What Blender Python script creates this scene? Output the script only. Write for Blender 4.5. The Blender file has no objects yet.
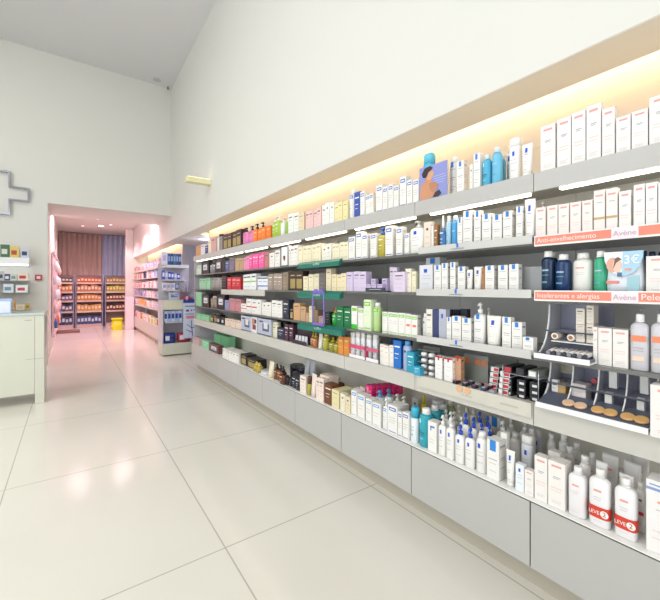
import bpy, math, random
from mathutils import Vector
random.seed(7)
C = bpy.context.scene.collection
PI = math.pi

# ------------------------------------------------------------------ camera, light, exposure
EYE = 1.30                                   # eye height; X runs to the shelf wall, Y along it, Z up
FOC, CX, HY, VX = 364.0, 330.0, 287.0, 70.0  # focal length in pixels, centre, horizon row, column of the wall's vanishing point
YAW = math.atan((CX - VX) / FOC)
SN, CS = math.sin(YAW), math.cos(YAW)
cam = bpy.data.cameras.new('camera'); camo = bpy.data.objects.new('camera', cam); C.objects.link(camo)
camo.location = (0, 0, EYE); camo.rotation_euler = (PI / 2, 0, -YAW)
cam.sensor_width = 36; cam.lens = 36 * FOC / 660; cam.shift_y = -(300 - HY) / 660; cam.clip_start = .02
bpy.context.scene.camera = camo
vs = bpy.context.scene.view_settings
vs.view_transform = 'Standard'; vs.look = 'None'; vs.gamma = 1; vs.exposure = -0.07
W = bpy.data.worlds.new('sky'); bpy.context.scene.world = W; W.use_nodes = True
W.node_tree.nodes['Background'].inputs[0].default_value = (.75, .85, 1, 1)
W.node_tree.nodes['Background'].inputs[1].default_value = 1.0

def area(name, loc, size, power, col=(1, 1, 1), rot=(0, 0, 0), sy=None, spread=None):
    l = bpy.data.lights.new(name, 'AREA'); l.shape = 'RECTANGLE'; l.size = size; l.size_y = sy or size
    l.energy = power; l.color = col
    if spread: l.spread = spread
    o = bpy.data.objects.new(name, l); C.objects.link(o); o.location = loc; o.rotation_euler = rot
    return o
L_MAIN, L_WIN, L_SIDE, L_PASS = 104, 92, 130, 64
area('daylight_fill', (-1.0, -3.3, 2.2), 4.0, L_WIN, (1, .98, .97), (PI / 2, 0, 0), 3.6)        # through the shop front
area('daylight_fill', (-3.9, 2.2, 2.1), 6.4, L_SIDE, (.97, .985, 1), (0, -PI / 2, 0), 3.6)       # added fill toward the shelves, as if through side windows
for y in (1.3, 4.4):
    area('overhead_light', (-2.7, y, 5.1), 1.6, L_MAIN / 2, (1, .975, .93), (0, 0, 0), 2.2)  # added area fills, set as unseen ceiling panels
for x, y in ((.74, 12.6), (-.02, 10.3), (1.0, 10.6), (.3, 12.9), (.95, 12.2), (.6, 11.4)):      # the downlights of the passage
    l = bpy.data.lights.new('downlight_lamp', 'SPOT'); l.energy = L_PASS * (1.6 if y < 11 else .8); l.color = (1, .62, .71); l.shadow_soft_size = .05; l.spot_size = math.radians(122); l.spot_blend = .25
    o = bpy.data.objects.new('downlight_lamp', l); C.objects.link(o); o.location = (x, y, 3.06)
for x in (.15, .95):  # added pink fill points, hidden behind the beam to brighten the curtains
    l = bpy.data.lights.new('passage_fill', 'POINT'); l.energy = 42; l.color = (1, .66, .74); l.shadow_soft_size = .22
    o = bpy.data.objects.new('passage_fill', l); C.objects.link(o); o.location = (x, 9.08, 2.88)
l = bpy.data.lights.new('recess_lamp', 'POINT'); l.energy = 9; l.color = (.86, .84, 1); l.shadow_soft_size = .12
o = bpy.data.objects.new('recess_lamp', l); C.objects.link(o); o.location = (2.2, 7.0, 2.08)

# ------------------------------------------------------------------ measuring: where a line of sight meets a plane of the room
def Yat(px, D):
    k = (px - CX) / FOC
    return (CS * D - k * SN * D) / (SN + k * CS)
def Zat(px, py, D):
    return EYE - (py - HY) / FOC * (SN * D + CS * Yat(px, D))
def Xat(px, Y):
    k = (px - CX) / FOC
    return (SN * Y + k * CS * Y) / (CS - k * SN)
def ZatY(px, py, Y):
    return EYE - (py - HY) / FOC * (SN * Xat(px, Y) + CS * Y)

# ------------------------------------------------------------------ materials
def lin(c):
    if isinstance(c, str):
        c = c.lstrip('#'); c = [int(c[i:i + 2], 16) / 255 for i in (0, 2, 4)]
    return tuple(x / 12.92 if x <= .04045 else ((x + .055) / 1.055) ** 2.4 for x in c)
MC = {}
def M(col, rough=.45, metal=0, emit=0, trans=0, alpha=1, noise=0, nscale=8, name=None, bump=0):
    key = (col, rough, metal, emit, trans, alpha, noise, nscale, bump)
    if key in MC: return MC[key]
    m = bpy.data.materials.new(name or 'finish_' + str(col).lstrip('#')); m.use_nodes = True
    nt = m.node_tree; b = nt.nodes['Principled BSDF']; r, g, bl = lin(col)
    b.inputs['Base Color'].default_value = (r, g, bl, 1)
    b.inputs['Roughness'].default_value = rough; b.inputs['Metallic'].default_value = metal
    b.inputs['Transmission Weight'].default_value = trans; b.inputs['Alpha'].default_value = alpha
    if emit:
        b.inputs['Emission Color'].default_value = (r, g, bl, 1); b.inputs['Emission Strength'].default_value = emit
    if noise or bump:
        tc = nt.nodes.new('ShaderNodeTexCoord'); n = nt.nodes.new('ShaderNodeTexNoise'); n.inputs['Scale'].default_value = nscale
        n.inputs['Detail'].default_value = 4; nt.links.new(tc.outputs['Object'], n.inputs['Vector'])
        if noise:
            mx = nt.nodes.new('ShaderNodeMix'); mx.data_type = 'RGBA'
            mx.inputs['A'].default_value = (r * (1 - noise), g * (1 - noise), bl * (1 - noise), 1)
            mx.inputs['B'].default_value = (min(1, r * (1 + noise)), min(1, g * (1 + noise)), min(1, bl * (1 + noise)), 1)
            nt.links.new(n.outputs['Fac'], mx.inputs['Factor']); nt.links.new(mx.outputs['Result'], b.inputs['Base Color'])
        if bump:
            bp = nt.nodes.new('ShaderNodeBump'); bp.inputs['Strength'].default_value = bump; bp.inputs['Distance'].default_value = .01
            nt.links.new(n.outputs['Fac'], bp.inputs['Height']); nt.links.new(bp.outputs['Normal'], b.inputs['Normal'])
    MC[key] = m
    return m
WHITE = '#ecebe6'

# ------------------------------------------------------------------ mesh builder
class MB:
    def __init__(s): s.v = []; s.f = []; s.m = []; s.mats = []; s.sm = []
    def mi(s, m):
        if m not in s.mats: s.mats.append(m)
        return s.mats.index(m)
    def quadface(s, pts, m, smooth=False):
        n = len(s.v); s.v += [tuple(p) for p in pts]; s.f.append(tuple(range(n, n + len(pts)))); s.m.append(s.mi(m)); s.sm.append(smooth)
    def box(s, x0, x1, y0, y1, z0, z1, m):
        n = len(s.v)
        s.v += [(x0, y0, z0), (x1, y0, z0), (x1, y1, z0), (x0, y1, z0), (x0, y0, z1), (x1, y0, z1), (x1, y1, z1), (x0, y1, z1)]
        for f in ((0, 3, 2, 1), (4, 5, 6, 7), (0, 1, 5, 4), (1, 2, 6, 5), (2, 3, 7, 6), (3, 0, 4, 7)):
            s.f.append(tuple(n + i for i in f)); s.m.append(s.mi(m)); s.sm.append(False)
        return s
    def loft(s, secs, m, n=20, smooth=True, cap=True):
        """secs: (cx, cy, z, ax, ay, e) superellipse rings"""
        base = len(s.v)
        for cx, cy, z, ax, ay, e in secs:
            for i in range(n):
                t = 2 * PI * i / n; c, q = math.cos(t), math.sin(t)
                s.v.append((cx + ax * math.copysign(abs(c) ** (2 / e), c), cy + ay * math.copysign(abs(q) ** (2 / e), q), z))
        k = s.mi(m)
        for j in range(len(secs) - 1):
            for i in range(n):
                a, b = base + j * n + i, base + j * n + (i + 1) % n
                s.f.append((a, b, b + n, a + n)); s.m.append(k); s.sm.append(smooth)
        if cap:
            s.f.append(tuple(base + i for i in reversed(range(n)))); s.m.append(k); s.sm.append(False)
            t = base + (len(secs) - 1) * n
            s.f.append(tuple(t + i for i in range(n))); s.m.append(k); s.sm.append(False)
        return s
    def lathe(s, prof, m, cx=0, cy=0, n=20):
        return s.loft([(cx, cy, z, r, r, 2) for r, z in prof], m, n)
    def rod(s, a, b, r, m, n=8, r2=None):
        a, b = Vector(a), Vector(b); d = (b - a).normalized()
        u = d.orthogonal().normalized(); w = d.cross(u); base = len(s.v); k = s.mi(m)
        for p, rr in ((a, r), (b, r if r2 is None else r2)):
            for i in range(n):
                t = 2 * PI * i / n; s.v.append(tuple(p + u * rr * math.cos(t) + w * rr * math.sin(t)))
        for i in range(n):
            j = (i + 1) % n; s.f.append((base + i, base + j, base + n + j, base + n + i)); s.m.append(k); s.sm.append(True)
        s.f.append(tuple(base + i for i in reversed(range(n)))); s.m.append(k); s.sm.append(False)
        s.f.append(tuple(base + n + i for i in range(n))); s.m.append(k); s.sm.append(False)
        return s
    def prism(s, pts, axis, a0, a1, m):
        """pts: 2-D outline; axis 'x','y','z' is the extrusion direction"""
        f = {'x': lambda p, a: (a, p[0], p[1]), 'y': lambda p, a: (p[0], a, p[1]), 'z': lambda p, a: (p[0], p[1], a)}[axis]
        n = len(s.v); k = len(pts); s.v += [f(p, a0) for p in pts] + [f(p, a1) for p in pts]; mi = s.mi(m)
        s.f.append(tuple(n + i for i in range(k))); s.f.append(tuple(n + k + i for i in reversed(range(k)))); s.m += [mi, mi]; s.sm += [False, False]
        for i in range(k):
            j = (i + 1) % k; s.f.append((n + i, n + k + i, n + k + j, n + j)); s.m.append(mi); s.sm.append(False)
        return s
    def mesh(s, name):
        me = bpy.data.meshes.new(name); me.from_pydata(s.v, [], s.f)
        for m in s.mats: me.materials.append(m)
        me.polygons.foreach_set('material_index', s.m); me.polygons.foreach_set('use_smooth', s.sm); me.update()
        return me
    def build(s, name, parent=None, loc=None, rotz=0, bevel=0):
        return link(name, s.mesh(name), parent, loc, rotz, bevel)
def link(name, data, parent=None, loc=None, rotz=0, bevel=0):
    o = bpy.data.objects.new(name, data); C.objects.link(o)
    if parent: o.parent = parent
    if loc: o.location = loc
    if rotz: o.rotation_euler = (0, 0, rotz)
    if bevel:
        b = o.modifiers.new('bevel', 'BEVEL'); b.width = bevel; b.segments = 2; b.limit_method = 'ANGLE'
    return o
def tag(o, label, cat, group=None):
    o['label'] = label; o['category'] = cat
    if group: o['group'] = group
    return o
def empty(name, loc, rotz=0):
    o = bpy.data.objects.new(name, None); C.objects.link(o); o.location = loc; o.rotation_euler = (0, 0, rotz); o.empty_display_size = .05
    return o
def struct(name, mb, bevel=0):
    o = mb.build(name, bevel=bevel); o['kind'] = 'structure'; return o
def text(s, parent, loc, size, col, rot=(PI / 2, 0, -PI / 2), align='LEFT', sx=1, name='lettering'):
    t = bpy.data.curves.new(name, 'FONT'); t.body = s; t.size = size; t.extrude = .0002; t.align_x = align; t.align_y = 'CENTER'
    t.materials.append(M(col, .6)); tmp = bpy.data.objects.new(name, t); C.objects.link(tmp)
    me = bpy.data.meshes.new_from_object(tmp); bpy.data.objects.remove(tmp); o = bpy.data.objects.new(name, me); C.objects.link(o)
    o.parent = parent; o.location = loc; o.rotation_euler = rot; o.scale = (sx, 1, 1)
    return o
_U = ['first', 'second', 'third', 'fourth', 'fifth', 'sixth', 'seventh', 'eighth', 'ninth']
ORD = _U + ['tenth', 'eleventh', 'twelfth', 'thirteenth', 'fourteenth', 'fifteenth', 'sixteenth', 'seventeenth', 'eighteenth', 'nineteenth']
for _t, _c in (('twentieth', 'twenty'), ('thirtieth', 'thirty'), ('fortieth', 'forty'), ('fiftieth', 'fifty')): ORD += [_t] + [_c + '-' + u for u in _U]

# ------------------------------------------------------------------ the room
XW = 1.62      # the long wall above the shelves
XB = 2.00      # back of the shelf niche
YE = 7.66      # end wall with the passage
ZC = 5.2
ZS = 2.22      # underside of the wall above the niche
wallm = M('#dcdcd5', .6, noise=.02, nscale=1.5, bump=.03, name='painted plaster')
ceilm = M('#dadada', .7, noise=.02, nscale=1.2, name='ceiling paint')
sofm = M('#e6e2d8', .6, noise=.02, nscale=2, name='soffit paint')
def floor_mat():
    m = bpy.data.materials.new('polished tile'); m.use_nodes = True; nt = m.node_tree; b = nt.nodes['Principled BSDF']
    g = nt.nodes.new('ShaderNodeNewGeometry'); sp = nt.nodes.new('ShaderNodeSeparateXYZ'); nt.links.new(g.outputs['Position'], sp.inputs[0])
    def near(out, off, per, wid):
        a = nt.nodes.new('ShaderNodeMath'); a.operation = 'SUBTRACT'; nt.links.new(out, a.inputs[0]); a.inputs[1].default_value = off
        p = nt.nodes.new('ShaderNodeMath'); p.operation = 'PINGPONG'; nt.links.new(a.outputs[0], p.inputs[0]); p.inputs[1].default_value = per / 2
        q = nt.nodes.new('ShaderNodeMath'); q.operation = 'LESS_THAN'; nt.links.new(p.outputs[0], q.inputs[0]); q.inputs[1].default_value = wid
        return q.outputs[0]
    gx = near(sp.outputs['X'], .63, .97, .0035); gy = near(sp.outputs['Y'], 3.105, 1.325, .0035)
    mx = nt.nodes.new('ShaderNodeMath'); mx.operation = 'MAXIMUM'; nt.links.new(gx, mx.inputs[0]); nt.links.new(gy, mx.inputs[1])
    n = nt.nodes.new('ShaderNodeTexNoise'); n.inputs['Scale'].default_value = 1.3; n.inputs['Detail'].default_value = 6; nt.links.new(g.outputs['Position'], n.inputs['Vector'])
    cr = nt.nodes.new('ShaderNodeMix'); cr.data_type = 'RGBA'; cr.inputs['A'].default_value = (*lin('#dedbd0'), 1); cr.inputs['B'].default_value = (*lin('#e7e4da'), 1)
    nt.links.new(n.outputs['Fac'], cr.inputs['Factor'])
    c2 = nt.nodes.new('ShaderNodeMix'); c2.data_type = 'RGBA'; nt.links.new(mx.outputs[0], c2.inputs['Factor']); nt.links.new(cr.outputs['Result'], c2.inputs['A'])
    c2.inputs['B'].default_value = (*lin('#bab6aa'), 1); nt.links.new(c2.outputs['Result'], b.inputs['Base Color'])
    rr = nt.nodes.new('ShaderNodeMapRange'); nt.links.new(n.outputs['Fac'], rr.inputs[0]); rr.inputs[3].default_value = .11; rr.inputs[4].default_value = .2
    nt.links.new(rr.outputs[0], b.inputs['Roughness'])
    return m
struct('floor', MB().box(-4, 3.4, -3.5, 15.2, -.1, 0, floor_mat()))
struct('ceiling', MB().box(-4, 3.4, -3.5, YE, ZC, ZC + .1, ceilm))
mb = MB(); mb.box(-4, -.31, YE, YE + 1.3, 0, 2.7, wallm); mb.box(-4, XW, YE, YE + 1.3, 2.7, ZC + .1, wallm); struct('wall_end', mb)
mb = MB(); mb.box(XW, XW + .2, -3.5, 12.95, ZS + .001, ZC + .1, wallm); struct('wall_right', mb)
# soffit above the niche with its lighting slot; opens up into a cove
mb = MB(); mb.box(XW + .002, 1.86, -3.5, 12.9, ZS - .002, ZS, sofm); mb.box(1.83, 1.86, -3.5, 12.9, ZS + .05, ZS + .18, sofm); mb.box(1.83, 3.4, -3.5, 12.9, ZS + .2, ZS + .24, wallm)
mb.box(1.86, 2.9, 6.56, 8.28, ZS, ZS + .05, sofm)
struct('trim_1', mb)
backm = M('#cbc0b0', .6, noise=.02, nscale=3, name='niche paint')
mb = MB(); mb.box(XB + .02, XB + .12, -3.5, 6.54, 0, ZS + .2, backm); mb.box(XB + .02, XB + .12, 8.37, 12.95, 0, ZS + .2, backm); struct('wall_niche', mb)
greyp = M('#a9a7ae', .5, noise=.02, nscale=3, name='grey lacquer')
mb = MB(); mb.box(2.0, 3.0, 8.3, 8.36, 0, ZS, greyp); mb.box(2.9, 3.0, 6.5, 8.3, 0, ZS, greyp); mb.box(XB + .12, 2.9, 6.48, 6.54, 0, ZS, greyp); struct('wall_recess', mb)
mb = MB(); mb.box(-4.1, -4, 5.5, 15.2, 0, ZC + .1, wallm); mb.box(-4.1, -4, -3.5, -1.1, 0, ZC + .1, wallm); mb.box(-4.1, -4, -1.1, 5.5, 0, .3, wallm); mb.box(-4.1, -4, -1.1, 5.5, 3.95, ZC + .1, wallm); struct('wall_left', mb)
mb = MB()
for y in (-1.1, .5, 2.1, 3.7, 5.45): mb.box(-4.06, -4.0, y, y + .05, .3, 3.95, M('#b8b8b8', .3, metal=.8))
for z in (.3, 2.4, 3.9): mb.box(-4.06, -4.0, -1.1, 5.5, z, z + .05, M('#b8b8b8', .3, metal=.8))
struct('added_window_2', mb)  # unseen side windows, added to go with the shelf fill
# shop front behind the viewer: piers and a lintel round the window
mb = MB(); mb.box(-4, -3.2, -3.6, -3.5, 0, ZC, wallm); mb.box(1.2, 3.4, -3.6, -3.5, 0, ZC, wallm); mb.box(-3.2, 1.2, -3.6, -3.5, 4.1, ZC, wallm); struct('wall_front', mb)
mb = MB(); fm = M('#b8b8b8', .3, metal=.8)
for x in (-3.2, -1.75, -.3, 1.15): mb.box(x, x + .05, -3.56, -3.5, 0, 4.1, fm)
for z in (0, 2.4, 4.05): mb.box(-3.2, 1.2, -3.56, -3.5, z, z + .05, fm)
struct('window_1', mb)
# passage
mb = MB(); mb.box(-.31, 1.9, YE + 1.3, 14.9, 3.1, 3.2, wallm); struct('ceiling_passage', mb)
mb = MB(); mb.box(-.42, -.31, YE + 1.3, 14.9, 0, 3.2, wallm); struct('wall_passage', mb)
mb = MB(); mb.box(-.5, 2.4, 14.9, 15.0, 0, 3.2, wallm); struct('wall_far', mb)
mb = MB(); mb.box(1.42, 1.98, 12.96, 13.2, 0, 3.1, wallm); mb.box(1.9, 2.0, 13.2, 14.9, 0, 3.1, wallm); struct('pillar_passage', mb)
mb = MB(); mb.box(-.312, -.30, YE - .004, YE + .05, 0, 2.7, M('#cfcdc8', .4)); struct('trim_2', mb)

# round lavender light in the soffit over the recess
mb = MB(); mb.lathe([(.24, ZS - .012), (.24, ZS + .0)], M('#c9c4f2', .4, emit=.9), cx=2.2, cy=7.0, n=32)
o = empty('overhead_light', (0, 0, 0)); tag(o, 'round lavender light disc in the soffit over the grey recess', 'ceiling light')
mb.build('diffuser', o)
MB().lathe([(.265, ZS - .008), (.265, ZS)], M('#dcdce2', .4), cx=2.2, cy=7.0, n=32).build('rim', o)
def downlight(x, y, z, r, label, col, e):
    o = empty('downlight', (x, y, z)); tag(o, label, 'ceiling light')
    mb = MB(); mb.lathe([(r, -.012), (r, 0)], M('#d8d8d8', .4), n=24); mb.build('rim', o)
    mb = MB(); mb.lathe([(r * .7, -.016), (r * .7, -.010)], M(col, .3, emit=e), n=24); mb.build('bulb', o)
downlight(1.33, 7.45, ZC, .10, 'small round downlight in the high ceiling near the corner', '#a9a9a6', .2)
downlight(.74, 12.6, 3.1, .09, 'bright white downlight in the pink passage ceiling', '#ffffff', 6)
for x, y, k in ((-.02, 10.3, 'by the hook rack'), (1.0, 10.6, 'over the passage shelves'), (.3, 12.9, 'before the brown curtain'), (.95, 12.2, 'by the passage pillar'), (.6, 11.4, 'halfway along the passage')):
    downlight(x, y, 3.1, .05, 'tiny pink-white downlight ' + k, '#ffe0e6', 3)
downlight(.22, 11.0, 3.1, .09, 'unlit grey downlight in the pink passage ceiling', '#b9a9ae', .1)
tag(MB().lathe([(.02, 0), (.012, .05)], M('#777777', .5)).build('sprinkler', loc=(1.55, 7.6, ZC - .05)), 'tiny grey sprinkler head in the ceiling corner', 'sprinkler')
# added ceiling luminaires, out of view, round the two big area fills
for i, y in enumerate((1.3, 4.4)):
    o = empty('fill_panel_light', (-2.7, y, ZC)); tag(o, ['wide added ceiling fill panel by the shop window', 'wide added ceiling fill panel toward the counter'][i], 'ceiling light', 'added ceiling fill panels')
    MB().box(-.85, .85, -1.15, 1.15, -.06, -.001, M('#e8e8e8', .5)).build('frame', o)
    MB().box(-.8, .8, -1.1, 1.1, -.075, -.06, M('#fff8ee', .5, emit=1.5)).build('diffuser', o)
# pale yellow wall washer high on the long wall
o = empty('wall_washer', (XW, 5.2, 2.81)); tag(o, 'pale yellow flat uplighter projecting from the high wall', 'wall light')
MB().box(-.33, 0, -.06, .06, -.07, .0, M('#e9e2b4', .5)).build('housing', o, bevel=.006)
MB().box(-.31, -.02, -.045, .045, .0, .006, M('#fff6cf', .4, emit=2)).build('diffuser', o)

# ------------------------------------------------------------------ the long shelf wall: base cabinets and shelving bays
DF, DS = 1.55, 1.58                       # fronts of the drawers and of the shelves
ZT, Z2, Z3, Z4, Z5, Z6 = 1.775, 1.49, 1.27, 1.01, .81, .42
MW = .645
edges = [.745 + MW * k for k in range(9)]           # bay boundaries, away from the viewer
bays = [(.745 - 2 * MW, .745 - MW), (.745 - MW, .745)] + [(edges[k], edges[k + 1]) for k in range(8)]
lac = M('#b9b8b4', .35, noise=.015, nscale=4, name='light grey lacquer')
lacw = M('#c6c4bc', .4, noise=.015, nscale=4, name='pale lacquer')
gback = M('#e2e1da', .5, noise=.03, nscale=3, name='grey back panel')
dark = M('#4b4a48', .5)
glass = M('#7d827f', .15)
kick = M('#b9b2a2', .6)
bn = ['out by the shop window', 'with the coral shelf strips', 'with the blue-topped dermatology cartons', 'with the blue and lime baby care cartons', 'with the dark green shelf strips',
      'next to the green strips, toward the doorway', 'with the hot pink cartons', 'with the glossy picture boxes', 'with the scarlet cartons', 'standing at the doorway end']
WARM = M('#ffe4bf', .5, emit=15, name='warm light tube')
COOL = M('#fff3e0', .5, emit=5.5, name='shelf light tube')
for i, (y0, y1) in enumerate(bays):
    g = .0025
    o = empty('base_cabinet', (DF, (y0 + y1) / 2, 0)); tag(o, 'grey handleless base cabinet under the shelving bay ' + bn[i], 'cabinet', 'base cabinets under the shelf wall')
    h = (y1 - y0) / 2 - g
    MB().box(.02, .46, -h, h, .15, Z6 - .018, lac).build('body', o)
    MB().box(0, .019, -h, h, .14, Z6 - .011, lac).build('drawer_front', o, bevel=.0015)
    MB().box(.003, .02, -h - g, h + g, Z6 - .0105, Z6 - .0052, M('#3a3b3b', .4)).build('shadow_gap', o)
    MB().box(.0, .465, -h - g, h + g, Z6 - .005, Z6, M('#efeee9', .15)).build('top', o)
    MB().box(.10, .44, -h - g, h + g, 0, .15, kick).build('plinth', o)
    o = empty('shelving_bay', (DS, (y0 + y1) / 2, 0)); tag(o, 'lit grey wall shelving bay ' + bn[i], 'shelf', 'shelving bays along the long wall')
    h = (y1 - y0) / 2
    b = XB - DS
    mb = MB(); mb.box(b, b + .018, -h + .0015, h - .0015, Z5 - .03, 2.035, gback); mb.box(b, b + .018, -h, h, 2.037, ZS + .15, backm); mb.box(b - .001, b, -h, h, ZT, 2.035, backm)
    mb.build('back_panel', o)
    mb = MB(); mb.box(0, .016, -h + .0015, h - .0015, ZT - .075, ZT + .002, lac); mb.box(.016, b - .002, -h + .0015, h - .0015, ZT - .02, ZT, lacw); mb.build('top_shelf', o)
    mb = MB(); mb.box(.02, .045, -h + .03, h - .09, ZT - .082, ZT - .068, COOL); mb.build('light_tube', o)
    for z in (Z2, Z3, Z4):
        mb = MB(); fasc = (z == Z3 and i in (6, 7)) 
        mb.box(.006, b - .002, -h + .001, h - .001, z - .012, z, M('#8e8e88', .25))
        mb.box(.0, .006, -h + .001, h - .001, z - .014, z, M('#6b6b67', .3))
        if fasc: mb.box(-.004, .002, -h + .003, h - .003, z - .062, z, lacw)
        mb.build('shelf', o)
    mb = MB(); mb.box(0, .016, -h + .0015, h - .0015, Z5 - .09, Z5, lacw); mb.box(.016, b - .002, -h + .0015, h - .0015, Z5 - .03, Z5, lacw); mb.build('low_shelf', o)
    mb = MB(); mb.box(b - .002, b + .018, -h, h, Z6, Z5 - .03, M('#eeeade', .5)); mb.build('lower_back_panel', o)
# end cheek of the run at the doorway end
tag(MB().box(DS + .02, XB, edges[8], edges[8] + .018, Z6, ZT - .02, M('#b9b6bc', .4)).build('shelf_cheek'), 'slim grey upright closing the doorway end of the shelf wall', 'panel')
# cove tubes in the slot above the back panels
mb = MB(); mb.box(1.90, 1.94, -3.4, 6.5, ZS + .12, ZS + .15, WARM)
o = empty('cove_light', (0, 0, 0)); tag(o, 'warm light tube hidden in the cove over the shelf wall', 'light'); mb.build('light_tube', o)
MB().box(1.885, 1.955, -3.42, 6.52, ZS + .151, ZS + .19, M('#dddddd', .5)).build('housing', o)
mb = MB(); mb.box(1.90, 1.94, 8.4, 12.8, ZS + .12, ZS + .15, WARM)
o = empty('cove_light', (0, 0, 0)); tag(o, 'warm light tube in the cove over the passage shelves', 'light'); mb.build('light_tube', o)
MB().box(1.885, 1.955, 8.38, 12.82, ZS + .151, ZS + .19, M('#dddddd', .5)).build('housing', o)
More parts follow.
